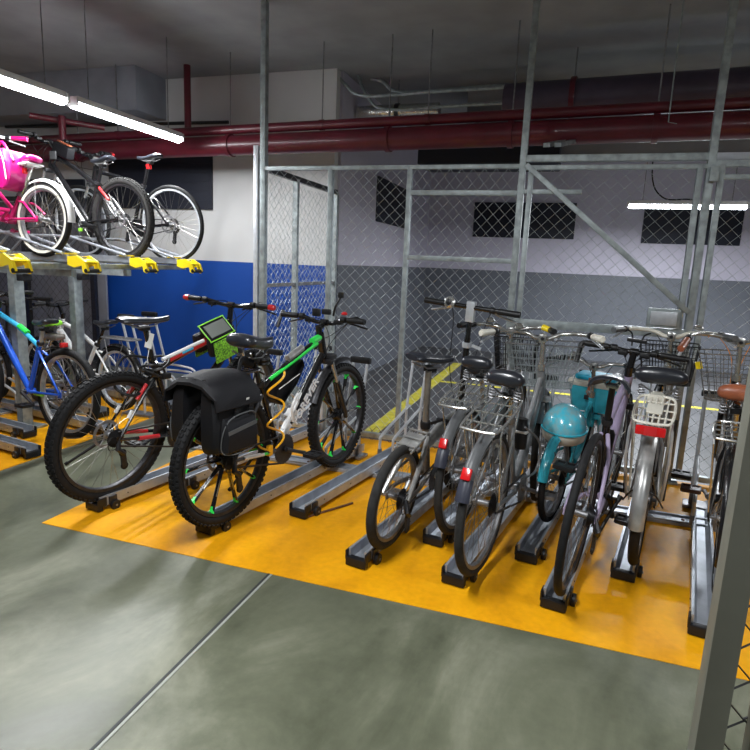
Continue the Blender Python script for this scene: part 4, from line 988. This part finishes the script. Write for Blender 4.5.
q = M(); q.tube([V((.153*math.cos(b_)*(1+.06*math.cos(b_)), .121*math.sin(b_), .006)) for b_ in [2*PI*k/28 for k in range(28)]], .006, TURQ, 6, closed=True); q.build('edge_trim', hm, Matrix.Rotation(-.12, 4, 'Y'))

# ------------------------------------------------------------------ H: lavender thin tyred bike
tH, F, H, T = mtb('black and lavender thin tyred bike with tall smooth rear wheel', (.105, 2.55, .05), D2R(78.5), D2R(-4), D2R(0), .355, .034,
    dict(name='hybrid_bike', knob=False, c1=LAV, c2=LAV, c3=LAV, fork=LAV, susp=False, st=(.31, 0, .70), ht=(.84, 0, .83), hb=(.87, 0, .70), wb=1.04, sz=.93, bz=.96, bx=.92, bw=.25, rise=.01, post=PLA, tyre=RUB, cang=-.9, disc=False, c4=BLK, shell=(.27, .20, .055, VINYL)))
q = M(); q.tube(smooth([(.93, .02, .99), (.95, .03, 1.05), (.95, .06, 1.075)], 4), .005, PLA, 6); q.tube(smooth([(.93, -.02, .99), (.95, -.03, 1.05), (.95, -.06, 1.07)], 4), .005, PLA, 6); q.box((.945, 0, 1.02), (.03, .10, .02), PLA, None, .006); q.build('phone_clamp', H, T)
for sy in (-1, 1): q = M(); q.tube(smooth([(.895, sy*.245, .97), (.90, sy*.268, .965), (.885, sy*.275, .93), (.86, sy*.275, .86)], 4), .014, PLA, 8); q.build('bar_end', H, T)
q = M(); q.lathe((.40, 0, .46), (.2, 0, 1), [(.03, 0), (.035, .03), (.035, .16), (.022, .18)], PLA, 14); q.build('water_bottle', tH)


# ------------------------------------------------------------------ I: silver city bike with plate rack and wide reflector
tI, F, H, T = city('silver bike with wide black saddle, plate rack and wide red rear reflector', (.42, 2.95, .05), D2R(79.5), D2R(-.3), D2R(3), .32, .045,
    dict(c1=SILVP, rfend=SILVP, ffend=SILVP, fa0=1.2, fa1=3.25, stem=(.78, 0, 1.03), bw=.29, back=.16, grip=FENDG, barm=CREAM, sz=.885, sdx=-.02, saddle=dict(L=.25, W=.30, H=.10, nose=.06, springs=True), bell=True, bellside=-1, pedal=PLA, cang=.1, staym=STEEL))
rack(tI, -.20, .08, .160, .735, .32, CREAM, 5, plate=CREAM, tilt=.25)
q = M(); q.box((-.20, 0, .70), (.03, .125, .042), REDL, None, .010); rI = q.build('rear_reflector', tI)
q = M(); q.box((-.2165, 0, .70), (.003, .05, .038), REDP, None, .001); q.build('reflector_centre', rI)
q = M()
for sy in (-1, 1): q.tube([(-.17, sy*.085, .74), (-.15, sy*.09, .55), (0, sy*.075, .32)], .007, CREAM if sy > 9 else ALU, 8); q.tube([(-.19, sy*.095, .76), (.0, sy*.085, .33)], .007, PLA, 8)
q.build('rack_legs', tI)
q = M(); q.loft([[V((x_, y_, .80+z_)) for y_, z_ in ((-.035, -.03), (-.03, .0), (-.01, .015), (.03, .015), (.045, .0), (.045, -.03))] for x_ in (.06, .10, .16)], CREAM); q.build('seat_clamp_cover', tI)
basket(tI, .86, 1.09, .26, .32, .74, .97, T, PLA, 14, 7, .002)
kickstand(tI, (.02, .10, .30), (-.10, .18, .10), PLA)
q = M(); q.tube(smooth([(-.19, .075, .36), (-.26, .03, .44), (-.27, -.05, .44), (-.19, -.09, .36)], 6), .004, PLA, 6); q.build('wire_loop', tI)

# ------------------------------------------------------------------ K: brown saddle bike beside the near post
tK, F, H, T = city('dark city bike with brown saddle, brown grips and open wire basket', (.745, 2.80, .05), D2R(78), D2R(1.5), D2R(4), .33, .038,
    dict(c1=BLK, rfend=BLK, ffend=BLK, fa0=1.2, fa1=3.4, stem=(.77, 0, 1.04), bw=.28, back=.30, grip=BRN, gl=.15, sz=.86, saddle=dict(L=.27, W=.22, H=.09, m=BRN, springs=True), bell=False, pedal=BRNP, cabm=ORNG, cang=PI-.15, rise=.035, droop=.045))
rack(tK, -.18, .17, .16, .73, .33, CHR)
basket(tK, .86, 1.10, .27, .36, .70, .96, T, CHR, 7, 5, .002)
q = M(); q.tube(smooth([(.97, .18, .90), (.97, .17, .86)], 2), .02, YEL, 6); q.build('yellow_tag', tK, T)

# ------------------------------------------------------------------ left upper bikes
UB = 1.350
PK, F, H, T = city('pink child bike with white rear fender on the upper rack', (-3.64, 3.38, UB+.015), D2R(177), D2R(-3), 0, .262, .045,
    dict(name='child_bike', c1=PINK, wb=.86, bb=(.34, 0, .25), st=(.22, 0, .44), ht=(.62, 0, .60), hb=(.65, 0, .50), rfend=WHT, ffend=WHT, fa0=1.15, fa1=3.2, wall=CREAM, stem=(.58, 0, .86), bw=.23, back=.12, sz=.67, sdx=.08,
         saddle=dict(L=.25, W=.17, H=.065, m=PINKD), cr=.06, arm=.11, cang=-.6, pedal=PINK, grip=PINK, n=28, crm=PINK, barm=WHT, post=CHR))
q = M(); q.box((.15, 0, .640), (.16, .14, .014), WHT, Matrix.Rotation(.1, 3, 'Y'), .006); q.build('saddle_edge', PK)
q = M(); q.box((.165, .02, .60), (.03, .04, .045), REDL, None, .008); q.build('reflector', PK)
BGS = Matrix.Translation((0, 0, .56)) @ Matrix.Diagonal((.85, .8, .78, 1)) @ Matrix.Translation((0, 0, -.56))
bgp = thing('pink_bag', 'glossy magenta pink child bag hanging behind the pink saddle', 'bag', (-3.885, 3.33, UB+.06), qrot(D2R(177), D2R(-3)))
q = M(); q.loft([[V((x_, y_, z_)) for x_, y_ in ((-.08-k_, -.08), (-.05, -.11), (.07, -.11), (.11+k_, -.07), (.11+k_, .07), (.07, .11), (-.05, .11), (-.08-k_, .08))] for z_, k_ in ((.38, -.03), (.41, 0), (.50, .02), (.60, .02), (.67, .0), (.72, -.03))], PINKD); q.build('bag_body', bgp, BGS)
q = M(); q.tube(smooth([(.09, .05, .68), (.07, .05, .76), (.03, .05, .79), (-.02, .05, .74), (-.10, .05, .62)], 5), .012, PINK, 8); q.tube(smooth([(-.09, .115, .45), (-.07, .12, .60), (-.02, .12, .72)], 4), .005, WHT, 6); q.build('bag_strap', bgp, BGS)
q = M(); q.bar((-.02, .113, .63), (.05, .113, .59), .003, .02, WHT); q.build('bag_print', bgp, BGS)

U1, F, H, T = mtb('black bike on upper rack with red frame stripe and knobbly rear tyre', (-3.655, 4.21, UB), D2R(173.5), D2R(.5), 0, .342, .055,
    dict(name='mountain_bike', bb=(.40, 0, .31), st=(.27, 0, .64), ht=(.79, 0, .91), hb=(.835, 0, .79), wb=1.04, sz=.83, bz=1.0, bx=.85, bw=.30, tyre=RUBG, cang=.2, saddle=dict(L=.25, W=.13, H=.045), c2=BLK))
q = M(); q.tube([(.10, .046, .50), (.22, .034, .60)], .012, REDP, 6); q.build('frame_accent', F)
q = M(); dn = (V((.825, 0, .80))-V((.43, 0, .30))).normalized()
q.tube([V((.43, .015, .30))+dn*.02, V((.43, .015, .30))+dn*.50], .0165, WHT, 8); q.build('frame_accent', F)
q = M()
for i in range(9): q.bar(V((.43, .036, .30))+dn*(.16+.033*i), V((.43, .036, .30))+dn*(.178+.033*i), .003, .028, BLK)
q.build('down_tube_marks', F)
q = M(); q.box((.44, .06, .25), (.03, .03, .03), LIME, None, .008); q.build('lime_cap', U1)
q = M(); q.box((.67, 0, .92), (.20, .08, .10), FAB, Matrix.Rotation(-.35, 3, 'Y'), .02); B_ = q.build('top_tube_bag', U1)
q = M(); q.box((.65, 0, .98), (.16, .03, .012), BRN, Matrix.Rotation(-.35, 3, 'Y'), .004); q.build('tan_strip', B_)
q = M(); q.box((.75, .042, .88), (.08, .012, .07), FENDG, None, .006); q.build('side_pocket', B_)

U2, F, H, T = mtb('black bike with smooth rim and red tail light, farthest on upper rack', (-3.55, 4.74, UB), D2R(180), D2R(4), 0, .345, .036,
    dict(name='hybrid_bike', knob=False, rim=ALU, st=(.28, 0, .68), ht=(.80, 0, .84), hb=(.84, 0, .72), wb=1.04, sz=.93, bz=.96, bx=.88, bw=.29, cang=.1, grip=PLA, gend=REDP, saddle=dict(L=.25, W=.14, H=.045)))
q = M(); q.box((.205, .0, .85), (.03, .045, .05), REDL, None, .008); q.build('tail_light', U2)
q = M(); dn = (V((.84, 0, .72))-V((.43, 0, .30))).normalized()
for i in range(6): q.bar(V((.43, .030, .30))+dn*(.20+.034*i), V((.43, .030, .30))+dn*(.222+.034*i), .003, .026, WHT)
q.build('down_tube_marks', F)
q = M(); q.box((.76, 0, .89), (.12, .07, .06), SILVP, Matrix.Rotation(-.5, 3, 'Y'), .02); q.build('front_bag', U2)

# ------------------------------------------------------------------ left lower bikes
BL, F, H, T = mtb('blue mountain bike with lime frame patches on the lower left rack', (-3.43, 3.30, .05), D2R(172), D2R(-2.5), 0, .335, .052,
    dict(c1=LBLUE, c2=BLUEF, c3=BLUEF, knob=False, fork=DKST, st=(.30, 0, .68), ht=(.80, 0, .90), hb=(.84, 0, .78), sz=.84, bz=1.0, bx=.88, cang=.4, saddle=dict(L=.22, W=.16, H=.05), post=SILVP, rim=SILVP))
q = M(); q.tube([(.22, .045, .305), (.33, .03, .30)], .015, LIME, 8); q.tube([(.44, 0, .745), (.54, 0, .79)], .0215, GREEN, 8); q.build('frame_accent', F)
GB, F, H, T = city('dark child bike with bright green saddle cover behind the blue bike', (-4.02, 3.80, .05), D2R(172), 0, 0, .28, .045,
    dict(name='child_bike', c1=DKST, wb=.92, bb=(.36, 0, .25), st=(.24, 0, .46), ht=(.66, 0, .62), hb=(.69, 0, .52), rfend=BLK, ffend=BLK, stem=(.62, 0, .90), sz=.76, saddle=dict(L=.26, W=.15, H=.06, m=LIME), barm=PLA, stemm=PLA, cang=.3, n=24, bell=False))
q = M(); q.box((.02, 0, .66), (.16, .10, .05), TAUPE, None, .02); q.box((-.09, 0, .60), (.03, .06, .04), REDL, None, .006); q.build('rear_box', GB)
WB, F, H, T = mtb('white framed bike with rear rack, facing left beside the blue wall', (-3.70, 4.12, .05), D2R(170), D2R(-2), D2R(10), .285, .045,
    dict(name='hybrid_bike', knob=False, rim=ALU, c1=WHT, c2=WHT, c3=WHT, fork=WHT, st=(.27, 0, .56), ht=(.76, 0, .74), hb=(.80, 0, .62), wb=1.00, sz=.76, bz=.87, bx=.78, bw=.30, cang=.3, saddle=dict(L=.26, W=.15, H=.05), disc=False))
fender(WB, 0, .285, .9, 3.1, .06, BLK); rack(WB, -.22, .14, .15, .64, .285, STEEL)
LW, F, H, T = mtb('bike cut off by the left edge with only its dark rear wheel showing', (-4.02, 2.98, .05), D2R(171), 0, 0, .33, .05, dict(c1=DKST, c2=DKST, sz=.80, bz=.98, bx=.86, st=(.29, 0, .60), ht=(.78, 0, .82), hb=(.82, 0, .70), wb=1.04, knob=False))
# ================================================================== camera
def camera():
    yaw, pit, roll, f = -0.3122760518517538, 0.1869513461945209, -0.04260957789002306, 590.051462713285
    Fw = V((math.sin(yaw)*math.cos(pit), math.cos(yaw)*math.cos(pit), -math.sin(pit)))
    Rr = V((math.cos(yaw), -math.sin(yaw), 0)); D = Fw.cross(Rr)
    R = math.cos(roll)*Rr+math.sin(roll)*D; Dn = -math.sin(roll)*Rr+math.cos(roll)*D
    cam = bpy.data.cameras.new('camera'); o = bpy.data.objects.new('camera', cam); COL.objects.link(o)
    cam.sensor_fit = 'HORIZONTAL'; cam.sensor_width = 36; cam.lens = f*36/750; cam.clip_start = .05
    m = Matrix((R, -Dn, -Fw)).transposed().to_4x4(); m.translation = V((0, 0, 1.42)); o.matrix_world = m
    bpy.context.scene.camera = o
camera()
sc = bpy.context.scene
w = bpy.data.worlds.new('world'); sc.world = w; w.use_nodes = True
w.node_tree.nodes['Background'].inputs[0].default_value = (.62, .68, .80, 1); w.node_tree.nodes['Background'].inputs[1].default_value = .08
sc.view_settings.view_transform = 'Standard'; sc.view_settings.look = 'None'; sc.view_settings.gamma = 1; sc.view_settings.exposure = 0; sc.view_settings.use_curve_mapping = False
